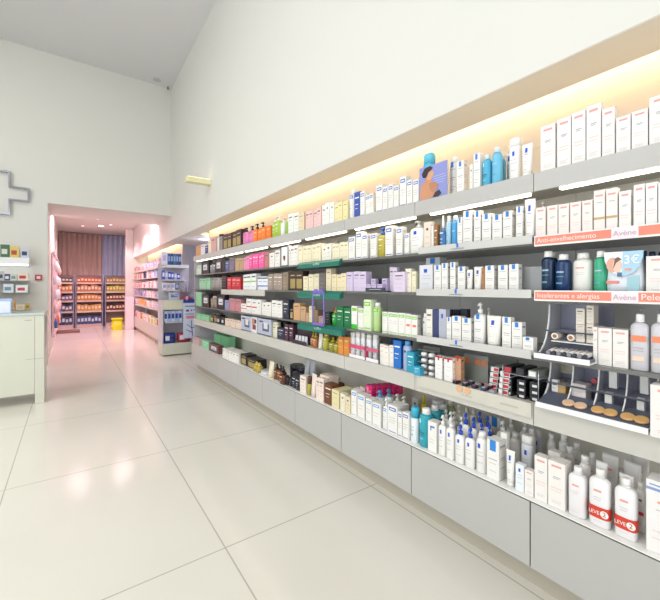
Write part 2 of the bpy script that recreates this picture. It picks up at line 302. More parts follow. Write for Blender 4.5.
# ------------------------------------------------------------------ product builders (local frame: front face at x=0, width along Y, up Z; u runs from the far end to the near end)
def deco(mb, w, h, marks, x=-.0006, sq=False):
    for k, (u0, u1, v0, v1, c) in enumerate(marks):
        xx = x - .00025 * (k % 3)
        mb.quadface([(xx, w / 2 - u0 * w, v0 * h), (xx, w / 2 - u1 * w, v0 * h), (xx, w / 2 - u1 * w, v1 * h), (xx, w / 2 - u0 * w, v1 * h)], M(c, .5))
GL, PK = '#a9abb0', '#eba39b'
MK = {
 'plain': [],
 'pink': [(.2, .8, .88, .925, PK), (.3, .75, .66, .675, GL), (.3, .65, .63, .642, GL), (.15, .85, .42, .435, '#ecc9bd'), (.15, .8, .36, .372, '#ecc9bd'), (.2, .8, .14, .152, '#d8cfc8'), (.2, .7, .10, .112, '#d8cfc8')],
 'pinkgold': [(.15, .85, .86, .9, PK), (.25, .8, .72, .735, GL), (0, 1, .36, .41, '#c9a877'), (.2, .8, .14, .155, '#d8cfc8')],
 'sq': [(.3, .65, .83, .99, '#2f7fd0'), (.15, .85, .76, .775, '#9aa4b5'), (.15, .85, .52, .535, '#8d929c'), (.2, .8, .46, .472, GL), (.15, .85, .26, .272, GL), (.15, .75, .18, .192, GL)],
 'sqlow': [(.35, .6, .72, .85, '#1f4fc8'), (.2, .85, .6, .612, GL), (.2, .85, .5, .512, GL), (.2, .8, .3, .312, GL)],
 'sqtube': [(.35, .62, .72, .86, '#2a55c0'), (.3, .7, .66, .675, '#6d7fae'), (.25, .75, .45, .46, GL), (.25, .7, .38, .39, '#d8a87a'), (.25, .75, .2, .21, GL)],
 'uri': [(.12, .85, .8, .92, '#3558b8'), (.2, .75, .835, .885, '#e8ecf6'), (.15, .8, .55, .565, '#b6b08c'), (.15, .85, .46, .472, GL), (.15, .7, .38, .392, GL), (.12, .9, .045, .07, '#4a66b0')],
 'urib': [(.12, .85, .8, .92, '#3f8fd2'), (.2, .75, .835, .885, '#e8ecf6'), (.15, .8, .55, .565, GL), (.15, .7, .42, .432, GL), (.15, .8, .045, .06, '#5a7ab8')],
 'green': [(0.08, .92, .80, .93, '#7cc63a'), (.2, .8, .84, .89, '#d9efc2'), (.2, .8, .6, .61, GL), (.2, .8, .5, .51, GL), (.1, .9, .05, .1, '#a9d880')],
 'greenred': [(0.08, .92, .80, .93, '#7cc63a'), (.2, .8, .84, .89, '#d9efc2'), (.2, .8, .46, .56, '#e8805c'), (.1, .9, .05, .1, '#a9d880')],
 'limebase': [(.1, .9, .78, .92, '#86cc44'), (.2, .8, .6, .61, GL), (0, 1, 0, .2, '#3fc22e')],
 'lines': [(.15, .8, .78, .84, '#6e665e'), (.15, .7, .64, .66, '#8f877c'), (.15, .8, .4, .412, '#b8b0a5'), (.15, .7, .2, .215, '#b8b0a5')],
 'dot': [(.35, .65, .72, .8, '#5a4a40'), (.2, .8, .5, .515, '#b0a58f'), (.2, .8, .3, .312, '#b0a58f')],
 'redcap': [(0, 1, .93, 1, '#b3252d'), (.4, .6, .82, .93, '#b3252d'), (.2, .8, .6, .61, GL), (.2, .8, .45, .46, GL), (.2, .6, .2, .21, GL)],
 'wlab': [(.25, .8, .3, .72, '#d9dde2'), (.35, .7, .42, .5, '#77808c'), (.3, .7, .78, .82, '#7b7f88')],
 'gold': [(.15, .85, .1, .6, '#a8935a'), (.2, .8, .75, .8, '#c5b27a')],
 'white2': [(.15, .85, .75, .8, '#f2f2ee'), (.2, .7, .5, .53, '#f2f2ee'), (.2, .6, .35, .37, '#f2f2ee')],
 'redband': [(0, 1, .42, .5, '#d2364a'), (.2, .8, .75, .8, '#6f747c'), (.2, .7, .2, .22, GL)],
 'bluestripe': [(0, 1, .25, .33, '#3f66c4'), (.0, 1, .83, .92, '#27406e'), (.2, .8, .6, .64, '#7a8db8')],
 'limestripe': [(0, 1, .48, .56, '#8cc63f'), (.1, .9, .78, .86, '#39465a'), (.2, .8, .2, .22, '#7a8db8')],
 'photo': [(.05, .95, .08, .92, '#b7bcd0'), (.35, .85, .25, .7, '#545868'), (.45, .75, .4, .78, '#dcdde4'), (.1, .4, .78, .86, '#4a4f70'), (0, 1, 0, .05, '#54566a')],
 'photo2': [(.1, .6, .5, .9, '#c98a6e'), (.2, .8, .2, .5, '#7a3f4a'), (.55, .9, .6, .85, '#3d4058')],
 'blob': [(0, 1, 0, .04, '#26262a'), (0, 1, .96, 1, '#26262a'), (0, .1, 0, 1, '#26262a'), (.9, 1, 0, 1, '#26262a'), (.35, .62, .35, .52, '#6b2f38'), (.42, .58, .28, .36, '#6b2f38')],
 'orange': [(.2, .8, .72, .82, '#f6c28c'), (.2, .6, .4, .44, '#f6c28c')],
 'arc': [(.3, .8, .80, .86, '#3576c8'), (.3, .42, .7, .82, '#3576c8'), (.2, .8, .4, .41, GL), (.2, .7, .3, .31, GL)],
 'ribbon': [(.25, .75, .72, 1, '#2f86d6'), (.15, .85, .5, .515, '#8d929c'), (.2, .8, .4, .41, GL), (.2, .8, .2, .21, GL)],
 'cream': [(.2, .8, .8, .84, '#9a8a58'), (.3, .7, .55, .565, '#b5a880'), (.2, .8, .2, .215, '#b5a880')],
 'avene': [(.25, .7, .72, .76, PK), (.25, .7, .6, .607, GL), (.25, .65, .55, .557, GL), (.2, .7, .12, .127, '#e9bdb3')],
 'bigpack': [(0, 1, .86, .9, '#8ba0cf'), (.1, .5, .93, .95, '#8ba0cf'), (.35, .8, .7, .73, '#e8a79e'), (.3, .8, .6, .61, GL), (.2, .8, .3, .31, '#e9c9c0'), (.2, .8, .2, .21, '#e9c9c0')],
 'magenta': [(.15, .45, .2, .8, '#f6a8c8'), (.55, .8, .3, .5, '#f6a8c8')],
 'teal': [(.15, .4, .72, .86, '#b6e6ea'), (.1, .7, .42, .46, '#0f6f80'), (.1, .7, .36, .38, '#0f6f80'), (.15, .6, .24, .26, '#9adbe0')],
 'navy': [(.15, .7, .62, .66, '#9fc4d4'), (.15, .7, .5, .52, '#5aa4b8'), (.15, .6, .3, .34, '#5aa4b8')],
 'orangeband': [(.02, .98, .60, .72, '#ee8a62'), (.15, .85, .46, .475, GL), (.15, .85, .4, .412, GL), (.1, .9, .2, .3, '#e8d2bc')],
}
GEO = {}
def q(v): return round(v, 3)
def carton(w, d, h, col, mk, side):
    k = ('c', q(w), q(d), q(h), col, mk, side)
    if k not in GEO:
        mb = MB(); mb.box(0, d, -w / 2, w / 2, 0, h, M(col, .45)); deco(mb, w, h, MK[mk])
        if side:  # print on the end that faces the shop window
            c = side if isinstance(side, str) else '#c9c7c4'
            for v0, v1 in ((.82, .88), (.55, .565), (.5, .512), (.3, .312)):
                mb.quadface([(.15 * d, -w / 2 - .0005, v0 * h), (.8 * d, -w / 2 - .0005, v0 * h), (.8 * d, -w / 2 - .0005, v1 * h), (.15 * d, -w / 2 - .0005, v1 * h)], M(c, .5))
            # tuck flap seam on the lid
            mb.quadface([(.1 * d, -w * .46, h + .0004), (.9 * d, -w * .46, h + .0004), (.9 * d, -w * .43, h + .0004), (.1 * d, -w * .43, h + .0004)], M('#bdbab3', .6))
        GEO[k] = mb.mesh('carton')
    return [('body', GEO[k])]
def bottle(w, d, h, col, mk, cap, style, rough=.25):
    k = ('b', q(w), q(d), q(h), col, mk, cap, style)
    if k not in GEO:
        cx = d / 2; a, b = d / 2, w / 2; rnd = 2 if style in ('can', 'round', 'dropper', 'stick') else 3.2
        if rnd == 2: a = b = min(w, d) / 2; a = b = w / 2; cx = b
        ch = {'flip': .14, 'pump': .24, 'can': .3, 'round': .14, 'spray': .2, 'wide': .2, 'dropper': .35, 'stick': .4, 'cone': .35}[style] * h
        bh = h - ch; m = M(col, rough)
        mb = MB(); sh = .065 * bh if style not in ('can', 'stick') else .03 * bh
        nk = .45 if style not in ('can', 'stick', 'wide') else .92
        secs = [(cx, 0, 0, a * .9, b * .92, rnd), (cx, 0, .02 * bh, a, b, rnd), (cx, 0, bh - sh * 1.9, a, b, rnd), (cx, 0, bh - sh * 1.1, a * .93, b * .93, rnd), (cx, 0, bh - sh * .45, a * .72, b * .72, 2.6), (cx, 0, bh - .001, min(a, b) * nk, min(a, b) * nk, 2)]
        if style in ('can', 'stick', 'wide'): secs = [(cx, 0, 0, a * .94, b * .94, rnd), (cx, 0, .02 * bh, a, b, rnd), (cx, 0, bh - .02 * bh, a, b, rnd), (cx, 0, bh, a * .92, b * .92, rnd)]
        if style == 'cone': secs = [(cx, 0, 0, a * .95, b * .95, 2), (cx, 0, .03 * bh, a, b, 2), (cx, 0, bh * .7, a * .95, b * .95, 2), (cx, 0, bh, a * .5, b * .5, 2)]
        mb.loft(secs, m)
        mb2 = MB(); mc = M(cap, .35)
        r = min(a, b)
        if style in ('flip', 'round'):
            mb2.loft([(cx, 0, bh, r * .62, r * .62, 2), (cx, 0, bh + ch * .92, r * .60, r * .60, 2), (cx, 0, bh + ch, r * .5, r * .5, 2)], mc)
            mb2.loft([(cx, 0, bh - .0005, r * .66, r * .66, 2), (cx, 0, bh + ch * .12, r * .66, r * .66, 2)], mc)
        elif style in ('can', 'stick', 'wide'):
            f = .97 if style != 'stick' else .9
            mb2.loft([(cx, 0, bh, a * f, b * f, rnd), (cx, 0, bh + ch * .8, a * f, b * f, rnd), (cx, 0, bh + ch, a * .8, b * .8, rnd)], mc)
        elif style in ('pump', 'spray'):
            mb2.loft([(cx, 0, bh, r * .55, r * .55, 2), (cx, 0, bh + ch * .35, r * .52, r * .52, 2), (cx, 0, bh + ch * .4, r * .3, r * .3, 2)], mc)
            mb2.loft([(cx, 0, bh + ch * .4, r * .2, r * .2, 2), (cx, 0, bh + ch * .72, r * .2, r * .2, 2)], mc)
            mb2.loft([(cx - r * .1, 0, bh + ch * .7, r * .55, r * .4, 2.5), (cx - r * .1, 0, bh + ch * .92, r * .5, r * .36, 2.5), (cx, 0, bh + ch, r * .3, r * .25, 2.5)], mc)
            mb2.rod((cx - r * .2, 0, bh + ch * .84), (cx - r * 1.05, 0, bh + ch * .74), r * .17, mc, r2=r * .11)
            if style == 'spray': mb2.rod((cx - r * .6, 0, bh + ch * .75), (cx - r * .8, 0, bh + ch * .2), r * .12, M('#2b2b2e', .4))
        elif style == 'dropper':
            mb2.loft([(cx, 0, bh, r * .6, r * .6, 2), (cx, 0, bh + ch * .35, r * .6, r * .6, 2), (cx, 0, bh + ch * .4, r * .32, r * .32, 2), (cx, 0, bh + ch * .9, r * .3, r * .3, 2), (cx, 0, bh + ch, r * .18, r * .18, 2)], mc)
        elif style == 'cone':
            mb2.loft([(cx, 0, bh, r * .5, r * .5, 2), (cx, 0, bh + ch * .4, r * .42, r * .42, 2), (cx, 0, bh + ch, r * .16, r * .16, 2)], mc)
        lab = None
        if MK[mk]:
            ml = mb
            if rnd > 3:
                deco(ml, w * .82, bh, MK[mk], x=-.0012)
            else:   # print that follows the round wall
                for u0, u1, v0, v1, c in MK[mk]:
                    N = 6; R = b + .0012
                    for i in range(N):
                        t = [PI + (0.5 - (u0 + (u1 - u0) * j / N)) * -1.9 for j in (i, i + 1)]
                        p = [(cx + R * math.cos(t_), R * math.sin(t_)) for t_ in t]
                        ml.quadface([(p[0][0], p[0][1], v0 * bh), (p[1][0], p[1][1], v0 * bh), (p[1][0], p[1][1], v1 * bh), (p[0][0], p[0][1], v1 * bh)], M(c, .5))
        GEO[k] = (mb.mesh('body'), mb2.mesh('cap'), lab)
    b_, c_, l_ = GEO[k]
    out = [('body', b_), ({'pump': 'pump', 'spray': 'trigger', 'dropper': 'dropper'}.get(style, 'cap'), c_)]
    if l_: out.append(('label', l_))
    return out
def tube(w, d, h, col, mk, cap):
    k = ('t', q(w), q(d), q(h), col, mk, cap)
    if k not in GEO:
        ch = .12 * h; r = w * .40; cx = d / 2; m = M(col, .35); mb = MB()
        mb.loft([(cx, 0, ch, r * .95, r * .95, 2), (cx, 0, ch + .06 * h, r, r, 2), (cx, 0, h * .5, r * .72, w * .45, 2), (cx, 0, h * .8, r * .36, w * .49, 2), (cx, 0, h * .93, .0025, w * .5, 3), (cx, 0, h, .0015, w * .5, 4)], m)
        mc = MB(); mc.loft([(cx, 0, 0, r * .92, r * .92, 2), (cx, 0, ch * .9, r * .97, r * .97, 2), (cx, 0, ch, r * .9, r * .9, 2)], M(cap, .4))
        l_ = None
        if MK[mk]:
            ml = mb
            for u0, u1, v0, v1, c in MK[mk]:   # follows the sloping front of the tube
                fx = lambda v: cx - (r + (.0025 - r) * max(0, min(1, (v * h - ch) / (h - ch)))) - .0022
                y0_, y1_ = (.5 - u0) * w * .8, (.5 - u1) * w * .8
                ml.quadface([(fx(v0), y0_, v0 * h), (fx(v0), y1_, v0 * h), (fx(v1), y1_, v1 * h), (fx(v1), y0_, v1 * h)], M(c, .5))
        GEO[k] = (mb.mesh('body'), mc.mesh('cap'), l_)
    b_, c_, l_ = GEO[k]
    return [('body', b_), ('cap', c_)] + ([('label', l_)] if l_ else [])
def jar(w, d, h, col, lid):
    k = ('j', q(w), q(h), col, lid)
    if k not in GEO:
        r = w / 2; mb = MB(); mb.lathe([(r * .9, 0), (r, h * .08), (r, h * .55), (r * .92, h * .6)], M(col, .3), cx=r)
        m2 = MB(); m2.lathe([(r * 1.0, h * .6), (r * 1.02, h * .64), (r * 1.02, h * .95), (r * .95, h)], M(lid, .35), cx=r)
        GEO[k] = (mb.mesh('body'), m2.mesh('lid'))
    return [('body', GEO[k][0]), ('lid', GEO[k][1])]
ITEMS = []      # (object, look, place, Y, singular noun)
CATS = {'carton': 'box', 'bottle': 'bottle', 'tube': 'tube', 'jar': 'jar', 'spray_can': 'spray can', 'pump_bottle': 'pump bottle', 'stick': 'stick'}
def place(kind, look, where, x, y, z, w, d, h, col, mk='plain', cap='#f2f1ed', style=None, side=None, rot=0):
    if kind == 'carton': parts = carton(w, d, h, col, mk, side)
    elif kind == 'tube': parts = tube(w, d, h, col, mk, cap)
    elif kind == 'jar': parts = jar(w, d, h, col, cap)
    else: parts = bottle(w, d, h, col, mk, cap, style or {'pump_bottle': 'pump', 'spray_can': 'can', 'stick': 'stick'}.get(kind, 'flip'))
    if len(parts) == 1:
        o = link(kind, parts[0][1], None, (x, y, z), rot)
    else:
        o = empty(kind, (x, y, z), rot)
        for n, me in parts: link('print' if n == 'label' else n, me, o)
    o.location.z += .0008
    o['category'] = CATS[kind]
    if kind == 'carton' and not look.startswith(('white', 'tall', 'short white', 'small white', 'slim white', 'big white', 'large white', 'wide white', 'cream', 'blank', 'thin', 'silvery')): o.name = 'cosmetics_box'
    ITEMS.append((o, look, where, y))
    return o
ROWZ = {'T': ZT, '2': Z2, '3': Z3, '4': Z4, '5': Z5, '6': Z6}
ROWN = {'T': 'top shelf', '2': 'second shelf', '3': 'third shelf', '4': 'fourth shelf', '5': 'fifth shelf', '6': 'lowest ledge'}
def row(r, D, x0, x1, yt, kind, look, col, mk='plain', n=1, d=None, side=None, deep=0, zb=None, gap=.0015, D2=None, where=None, **kw):
    """x0..x1: columns where the front faces start and end, yt: row of the top edge at x0; n equal pieces side by side"""
    z = ROWZ[r] if zb is None else zb
    ya, yb = Yat(x0, D), Yat(x1, D); w = (ya - yb) / n; h = min(Zat(x0, yt, D) - z, {'2': .188, '3': .2, '4': .24, '5': .182, '6': .285}.get(r, 1))
    d = d or min(max(w * .75, .025), .06)
    if r != '6': deep = 0
    for i in range(n):
        yc = ya - w * (i + .5)
        ww = w - gap
        wn = where or ROWN[r]
        jit = 1.0
        if n > 1 and kind == 'carton' and mk not in ('green', 'photo', 'redcap'): jit = (1.0, .93, .97, .9, .985, .95)[(i * 2 + int(x0)) % 6]
        place(kind, look, wn, D + (.0, .006, .002, .009)[(i + int(x1)) % 4] * (n > 1), yc, z, ww, d, round(h * jit, 3), col, mk, side=side, **kw)
        for j in range(1, deep + 1):
            if D + (d + .004) * (j + 1) < XB - .004:
                place(kind, look, 'in the file behind, ' + wn, D + (d + .004) * j, yc, z, ww, d, h, col, mk, side=side, **kw)
W_ = '#eeece6'
CR = '#ebe2c4'
def c_(r, x0, x1, yt, look, col=W_, mk='lines', n=1, D=1.605, **kw): row(r, D, x0, x1, yt, 'carton', look, col, mk, n, **kw)

# ---- top shelf
P = 'white carton with faint pink print'
for x0, x1, yt in ((540.5, 555.3, 127.6), (557, 571, 120.5), (571.6, 585.6, 114), (586.3, 601, 107.3), (602, 614.8, 110.3), (616, 630.7, 118.5), (631.5, 648, 112.8), (649, 672, 98.5)):
    c_('T', x0, x1, yt, P, '#ece9e6', 'pink', side='#e3dedb', deep=1)
row('T', 1.63, 448, 456.5, 157.5, 'bottle', 'white round bottle with a blue square', '#f0efeb', 'sq', style='round')
c_('T', 456.8, 463.8, 162.3, 'tall white carton with a blue square', mk='sq', side='#c5c5cf', deep=1)
c_('T', 469.5, 472.8, 165, 'small white carton with a dark dot', mk='dot')
c_('T', 473.3, 480, 154.8, 'tall white carton with a dark blue square', mk='sq')
row('T', 1.61, 480.8, 489.3, 155.5, 'bottle', 'turquoise bottle with a white square logo', '#4fb0d4', 'teal', cap='#cfe6ea', style='round')
row('T', 1.61, 490, 499.6, 148, 'bottle', 'taller sky blue bottle', '#6fbfe0', 'navy', cap='#d7e8ee', style='round')
row('T', 1.70, 499.3, 504.5, 155, 'bottle', 'clear blue bottle set back', '#5aa9cf', cap='#d7e8ee', style='round')
row('T', 1.62, 508, 519.5, 139.5, 'bottle', 'large milky bottle with a blue square', '#efeeea', 'sqlow', style='wide')
row('T', 1.60, 519.8, 531, 144.5, 'tube', 'wide white tube with a blue square', '#eeecea', 'sqtube')
row('T', 1.72, 505, 513, 146, 'bottle', 'pale grey bottle set back', '#dedee0', 'sqlow', style='round')
# module C
row('T', 1.61, 348, 353.4, 190.5, 'bottle', 'white bottle with a blue band', '#efeeea', 'urib', style='round')
c_('T', 354.2, 360, 193, 'navy striped carton', '#3d55a8', 'white2')
c_('T', 360.2, 364.4, 192.3, 'slim white carton with a blue band', mk='uri')
c_('T', 364.8, 373, 195.5, 'white blue-band carton', mk='uri', n=2)
U = 'white carton with blue logo band'
for a in ((376, 382.4, 186.5), (382.8, 387.6, 187.8), (388.2, 393, 185.2), (393.4, 398.6, 186.5), (399.6, 406, 177.8), (406.6, 412.4, 181), (412.9, 418.8, 180.4)):
    c_('T', *a, U, mk='uri', side='#d0cfcd', deep=1)
# module D
c_('T', 298.3, 304, 214, 'beige carton', '#e3d3b0', 'cream')
c_('T', 305, 321, 211, 'pale pink carton', '#efc9c4', 'lines', n=4, deep=1)
c_('T', 321.5, 333, 203.5, 'white carton with a grey dot', '#f0f0ea', 'dot', n=3)
c_('T', 333.4, 347, 203, 'pale yellow carton', '#ece2ae', 'cream', n=3, deep=1)
# module E
row('T', 1.61, 270.5, 279.3, 217.5, 'pump_bottle', 'lime green pump bottle', '#a9c84a', 'white2', n=2, cap='#eef0e4')
row('T', 1.61, 279.8, 283.4, 218, 'pump_bottle', 'slim white pump bottle', '#eef0e6', cap='#eef0e4')
row('T', 1.61, 283.8, 287.4, 220, 'bottle', 'small green bottle', '#9cbc58', cap='#e6e8da', style='round')
c_('T', 288, 298, 214.5, 'pale mint white carton', '#eef2ea', 'lines', n=2)
# module F
row('T', 1.61, 242, 252.3, 228.5, 'pump_bottle', 'pink bottle with a black pump', '#e884b8', 'lines', n=2, cap='#232024')
row('T', 1.70, 252.6, 262.5, 224.5, 'pump_bottle', 'orange bottle with a black pump', '#d96a2e', n=2, cap='#232024')
c_('T', 253, 270, 229.5, 'bright orange carton', '#ee7f2c', 'orange', n=4)
# modules G, H
c_('T', 222.8, 241.2, 235, 'black carton with tan picture', '#3a2a2a', 'gold', n=4)
row('T', 1.61, 216, 219, 234.5, 'bottle', 'slim white bottle with a dark cap', '#e8e6e0', cap='#2c2a2c', style='round')
c_('T', 211, 215.6, 238, 'pink and tan carton', '#d8a9a0', 'lines')
c_('T', 208.2, 210.8, 241, 'cream slim carton', CR, 'cream')
c_('T', 205, 208, 246, 'navy carton', '#33357a', 'white2')
c_('T', 201, 204.8, 245, 'pale blue-white carton', '#e2e6ee', 'lines')
c_('T', 196, 200.5, 246.5, 'orange and cream carton', '#dca070', 'cream', n=2)
c_('T', 219.2, 222.4, 237, 'grey slim carton', '#8b8480', 'lines')

# ---- second shelf
for a in ((535.5, 545.6, 208.5), (547, 557.6, 206.5), (558.3, 569, 205), (570, 581, 203), (582, 592.6, 201.3)):
    c_('2', *a, 'short white carton with pink print', '#f0e6e0', 'pink', deep=1)
for a in ((593.6, 605, 191.5), (606, 617.6, 189.5)): c_('2', *a, 'white carton with a gold band', '#f0e8e2', 'pinkgold', side='#e6ddd8', deep=1)
c_('2', 618.8, 631, 192, 'white carton with pink heading', '#eeebe6', 'pink', side='#e3dedb', deep=1)
for a in ((633.4, 645, 185.5), (645.6, 657.4, 183.6), (658, 672, 183.5)): c_('2', *a, 'tall white carton with pink heading', '#ecebe8', 'pink', side='#e3dedb', deep=1)
row('2', 1.70, 538, 545, 202.5, 'pump_bottle', 'white pump bottle behind the cartons', '#f3f2ee')
row('2', 1.60, 408.5, 422.5, 219, 'bottle', 'big white bottle with a black trigger', '#f1f0ea', 'sqlow', style='spray')
c_('2', 423.8, 430.8, 222.8, 'beige carton with dark letters', '#eadccb', 'dot', side='#9a8a78')
c_('2', 431.2, 433.6, 226, 'very slim white carton', W_, 'plain')
c_('2', 434, 437.4, 225, 'brown carton with white letters', '#9c6f45', 'white2')
row('2', 1.60, 438.4, 444.6, 214, 'bottle', 'dark blue bottle with a white spray cap', '#3a6fa8', 'white2', style='cone')
row('2', 1.61, 444.9, 449.8, 216.5, 'bottle', 'pale blue clear bottle', '#a9cde0', 'navy', cap='#e9f0f2', style='round')
row('2', 1.61, 450.2, 456.8, 216, 'bottle', 'bright blue clear bottle', '#4aa3dc', 'navy', cap='#cfe4f0', style='round')
B2 = 'white carton with blue square'
for a in ((457.3, 462.4, 218), (463, 472, 209.5), (474, 480.6, 211.5), (482, 491, 214.5), (492.2, 501.8, 215.5), (503, 512, 212), (516, 522.5, 207)):
    c_('2', *a, B2, mk='sq', side='#a9aac4', deep=1)
row('2', 1.60, 523, 534, 199.5, 'tube', 'wide white tube with a dark blue foot', '#eeeeea', 'sqtube', cap='#2f5fa8')
for a in ((348.5, 354.8, 237.5), (356, 361.8, 231), (362, 367.4, 234.5), (370.3, 376.4, 234), (385.2, 392.6, 226.8), (396, 402.4, 227.6), (404.4, 409, 234)):
    c_('2', *a, U, mk='uri', side='#d0cfcd', deep=1)
row('2', 1.61, 377, 384.4, 223.5, 'pump_bottle', 'yellow oil bottle with a blue pump', '#b9ab3c', 'white2', cap='#2a62c0')
c_('2', 290, 297.6, 246, 'white carton with small print', W_, 'lines', n=2)
c_('2', 298.2, 320.6, 247, 'pale yellow carton', '#efe7c8', 'cream', n=5, deep=1)
c_('2', 321, 331, 244, 'large white-cream carton', '#f0ede0', 'dot', n=2, deep=1)
c_('2', 331.4, 347.8, 243, 'cream slender carton', '#efe8cc', 'cream', n=4, deep=1)
c_('2', 243, 249, 256.5, 'soft pink carton', '#f08fb8', 'lines', n=2)
c_('2', 249.3, 264, 254, 'hot pink carton', '#f060a4', 'white2', n=5, deep=1)
c_('2', 264.3, 268.8, 253, 'dusty rose carton', '#c47a78', 'lines')
c_('2', 269.3, 274.4, 253.5, 'white carton with grey heading', W_, 'dot')
c_('2', 275, 280, 250.5, 'plain white carton', W_, 'lines')
c_('2', 280.6, 288.4, 247, 'black framed white carton with a dark red shape', '#f1f1ee', 'blob')
c_('2', 289, 290, 247, 'narrow white carton', W_, 'lines')
c_('2', 196, 201, 266, 'mint and white carton', '#cfe6d2', 'lines', n=2)
c_('2', 201.5, 208.6, 260.5, 'large black carton with a pale window', '#1f1f22', 'wlab', deep=1)
row('2', 1.61, 209, 214.4, 263, 'bottle', 'silver and black bottle', '#8d8d93', 'white2', n=2, cap='#222226', style='round')
c_('2', 215, 221.6, 257.3, 'tall black carton with a pale window', '#1f1f22', 'wlab', deep=1)
c_('2', 222, 225, 258.5, 'plain black carton', '#222226', 'plain')
c_('2', 225.3, 229, 261, 'slate blue carton', '#4b5a8c', 'white2')
c_('2', 229.3, 234.4, 259, 'mauve grey carton', '#7d7186', 'lines')
c_('2', 235, 242.6, 258, 'tan carton', '#c2a47c', 'lines', n=2)

# ---- third shelf
row('3', 1.60, 539, 552.6, 251.5, 'bottle', 'navy blue lotion bottle with a white cap', '#16304f', 'navy', style='round')
row('3', 1.60, 553, 568.6, 254.5, 'bottle', 'shorter navy and blue bottle with a white cap', '#1b3a66', 'navy', style='round')
row('3', 1.67, 546, 556, 252.5, 'bottle', 'navy bottle tucked behind', '#16304f', style='round')
row('3', 1.60, 570, 590.6, 253.5, 'bottle', 'broad white bottle with pink heading', '#eceae4', 'avene', style='round')
row('3', 1.67, 577, 591, 254, 'bottle', 'white bottle tucked behind', '#e2e0dc', style='round')
row('3', 1.60, 592, 605.6, 251.5, 'bottle', 'emerald green bottle with a white cap', '#3fae86', 'navy', style='round')
c_('3', 645.8, 672, 256.5, 'wide white carton with pink heading', '#ece9e4', 'pink', d=.06)
for a in ((640, 646, 251), (648, 655, 252), (657, 670, 252)): row('3', 1.70, *a, 'bottle', 'deep blue bottle behind the white carton', '#1d4f72', style='wide', cap='#14324c')
c_('3', 426, 440, 258.4, 'back silvery carton with a blue square', '#d3d5d8', 'sq', D=1.68)
c_('3', 419.4, 432.6, 265.5, 'silvery wide carton with a blue square', '#dadce0', 'sqlow')
for a in ((434, 441, 265.5), (441.5, 447.6, 263.5), (450, 455.4, 262.5), (457.6, 465, 267), (485, 494, 266), (498, 507.6, 265.5), (509, 518.6, 264.6)):
    c_('3', *a, B2, mk='sq', side='#9a9cc4', deep=1)
row('3', 1.60, 465.4, 471.4, 270, 'tube', 'slim white tube with a blue square', '#eceae2', 'sqtube')
row('3', 1.60, 471.8, 481, 267, 'tube', 'broad white tube with a blue square', '#eceae2', 'sqtube')
c_('3', 481.4, 484.8, 268, 'copper brown carton', '#a8764a', 'lines')
c_('3', 389, 397, 266, 'lilac and white carton', '#d9cbe0', 'lines', n=2, D=1.64)
c_('3', 393.6, 405, 272.4, 'lilac wide carton with fine print', '#dccde2', 'lines', D=1.585)
c_('3', 405.4, 411.4, 269, 'cream white carton with brown heading', '#ebe6d2', 'cream')
c_('3', 411.7, 416, 271.5, 'small cream carton', '#ebe4c4', 'cream')
c_('3', 346.2, 366, 272, 'pale lilac carton', '#d6c8e2', 'lines', n=3, deep=1)
c_('3', 303.2, 308, 276.5, 'cream short carton', '#efe5c6', 'cream')
c_('3', 308.3, 318.4, 274, 'cream carton', '#efe5c6', 'cream', n=2, deep=1)
c_('3', 318.8, 325.4, 273, 'grey taupe carton', '#74706c', 'lines')
c_('3', 326, 331, 269, 'tall cream carton', '#ece0bc', 'cream')
c_('3', 331.4, 346, 273, 'cream square carton with a fine heading', '#efe2bc', 'cream', n=3)
c_('3', 242.5, 255.4, 274.5, 'white carton with a lime stripe', '#f0f2f0', 'limestripe', n=3)
c_('3', 257, 267.6, 276, 'white carton with a royal blue stripe', '#eef0f4', 'bluestripe', n=2)
c_('3', 268, 282.2, 274, 'taupe carton', '#a39386', 'white2', n=3)
c_('3', 282.6, 288, 272.5, 'taupe tall carton', '#93826f', 'lines')
c_('3', 288.4, 303, 271.5, 'dark brown carton with mottled picture', '#3d2c28', 'gold', n=2, deep=1)
c_('3', 199, 209.4, 278, 'mint green carton', '#9fd4b0', 'lines', n=3)
row('3', 1.61, 209.8, 221.4, 275.5, 'bottle', 'silver bottle with a dark cap', '#a59a96', 'lines', n=3, cap='#2a2628', style='round')
c_('3', 221.8, 226.6, 276, 'black slim carton', '#27242a', 'lines')
c_('3', 227.2, 240.4, 276.8, 'scarlet carton', '#cf2f38', 'white2', n=3, deep=1)

# ---- fourth shelf
row('4', 1.60, 421.6, 426, 313.5, 'bottle', 'white bottle with grey print', '#dcdcdc', 'dot', style='round')
c_('4', 426.3, 432.3, 309.3, 'tall cream-white carton', '#ece8da', 'lines', side='#3b4166')
c_('4', 432.8, 438.4, 309.5, 'navy blue carton', '#3b4470', 'plain')
c_('4', 438.7, 446, 309, 'grey-blue carton with a square', '#b5b9c8', 'sqlow')
c_('4', 446.4, 451.2, 317, 'white small blue-square carton', mk='sq')
for a in ((452, 461, 316), (461.8, 471, 318), (502, 511, 317), (511.8, 522, 322)): c_('4', *a, B2, mk='sq', side='#8d90c0', deep=1)
c_('4', 447, 452, 309.5, 'dark slate carton at the back', '#2e3340', 'dot', D=1.70)
c_('4', 453, 459, 309.5, 'dark slate carton at the back', '#2e3340', 'dot', D=1.70)
c_('4', 460, 467, 309, 'dark slate carton at the back', '#2e3340', 'dot', D=1.70)
row('4', 1.60, 472.4, 483.6, 302.8, 'pump_bottle', 'white pump bottle with a blue square', '#efeeea', 'sq')
row('4', 1.72, 484, 491, 308, 'pump_bottle', 'grey pump bottle set back', '#c3c2c2')
row('4', 1.59, 483.8, 498.4, 315.5, 'tube', 'large white tube standing on its cap', '#eeece4', 'sqtube')
c_('4', 522.4, 533.4, 337, 'low flat white carton with a blue square', mk='sq', D=1.585)
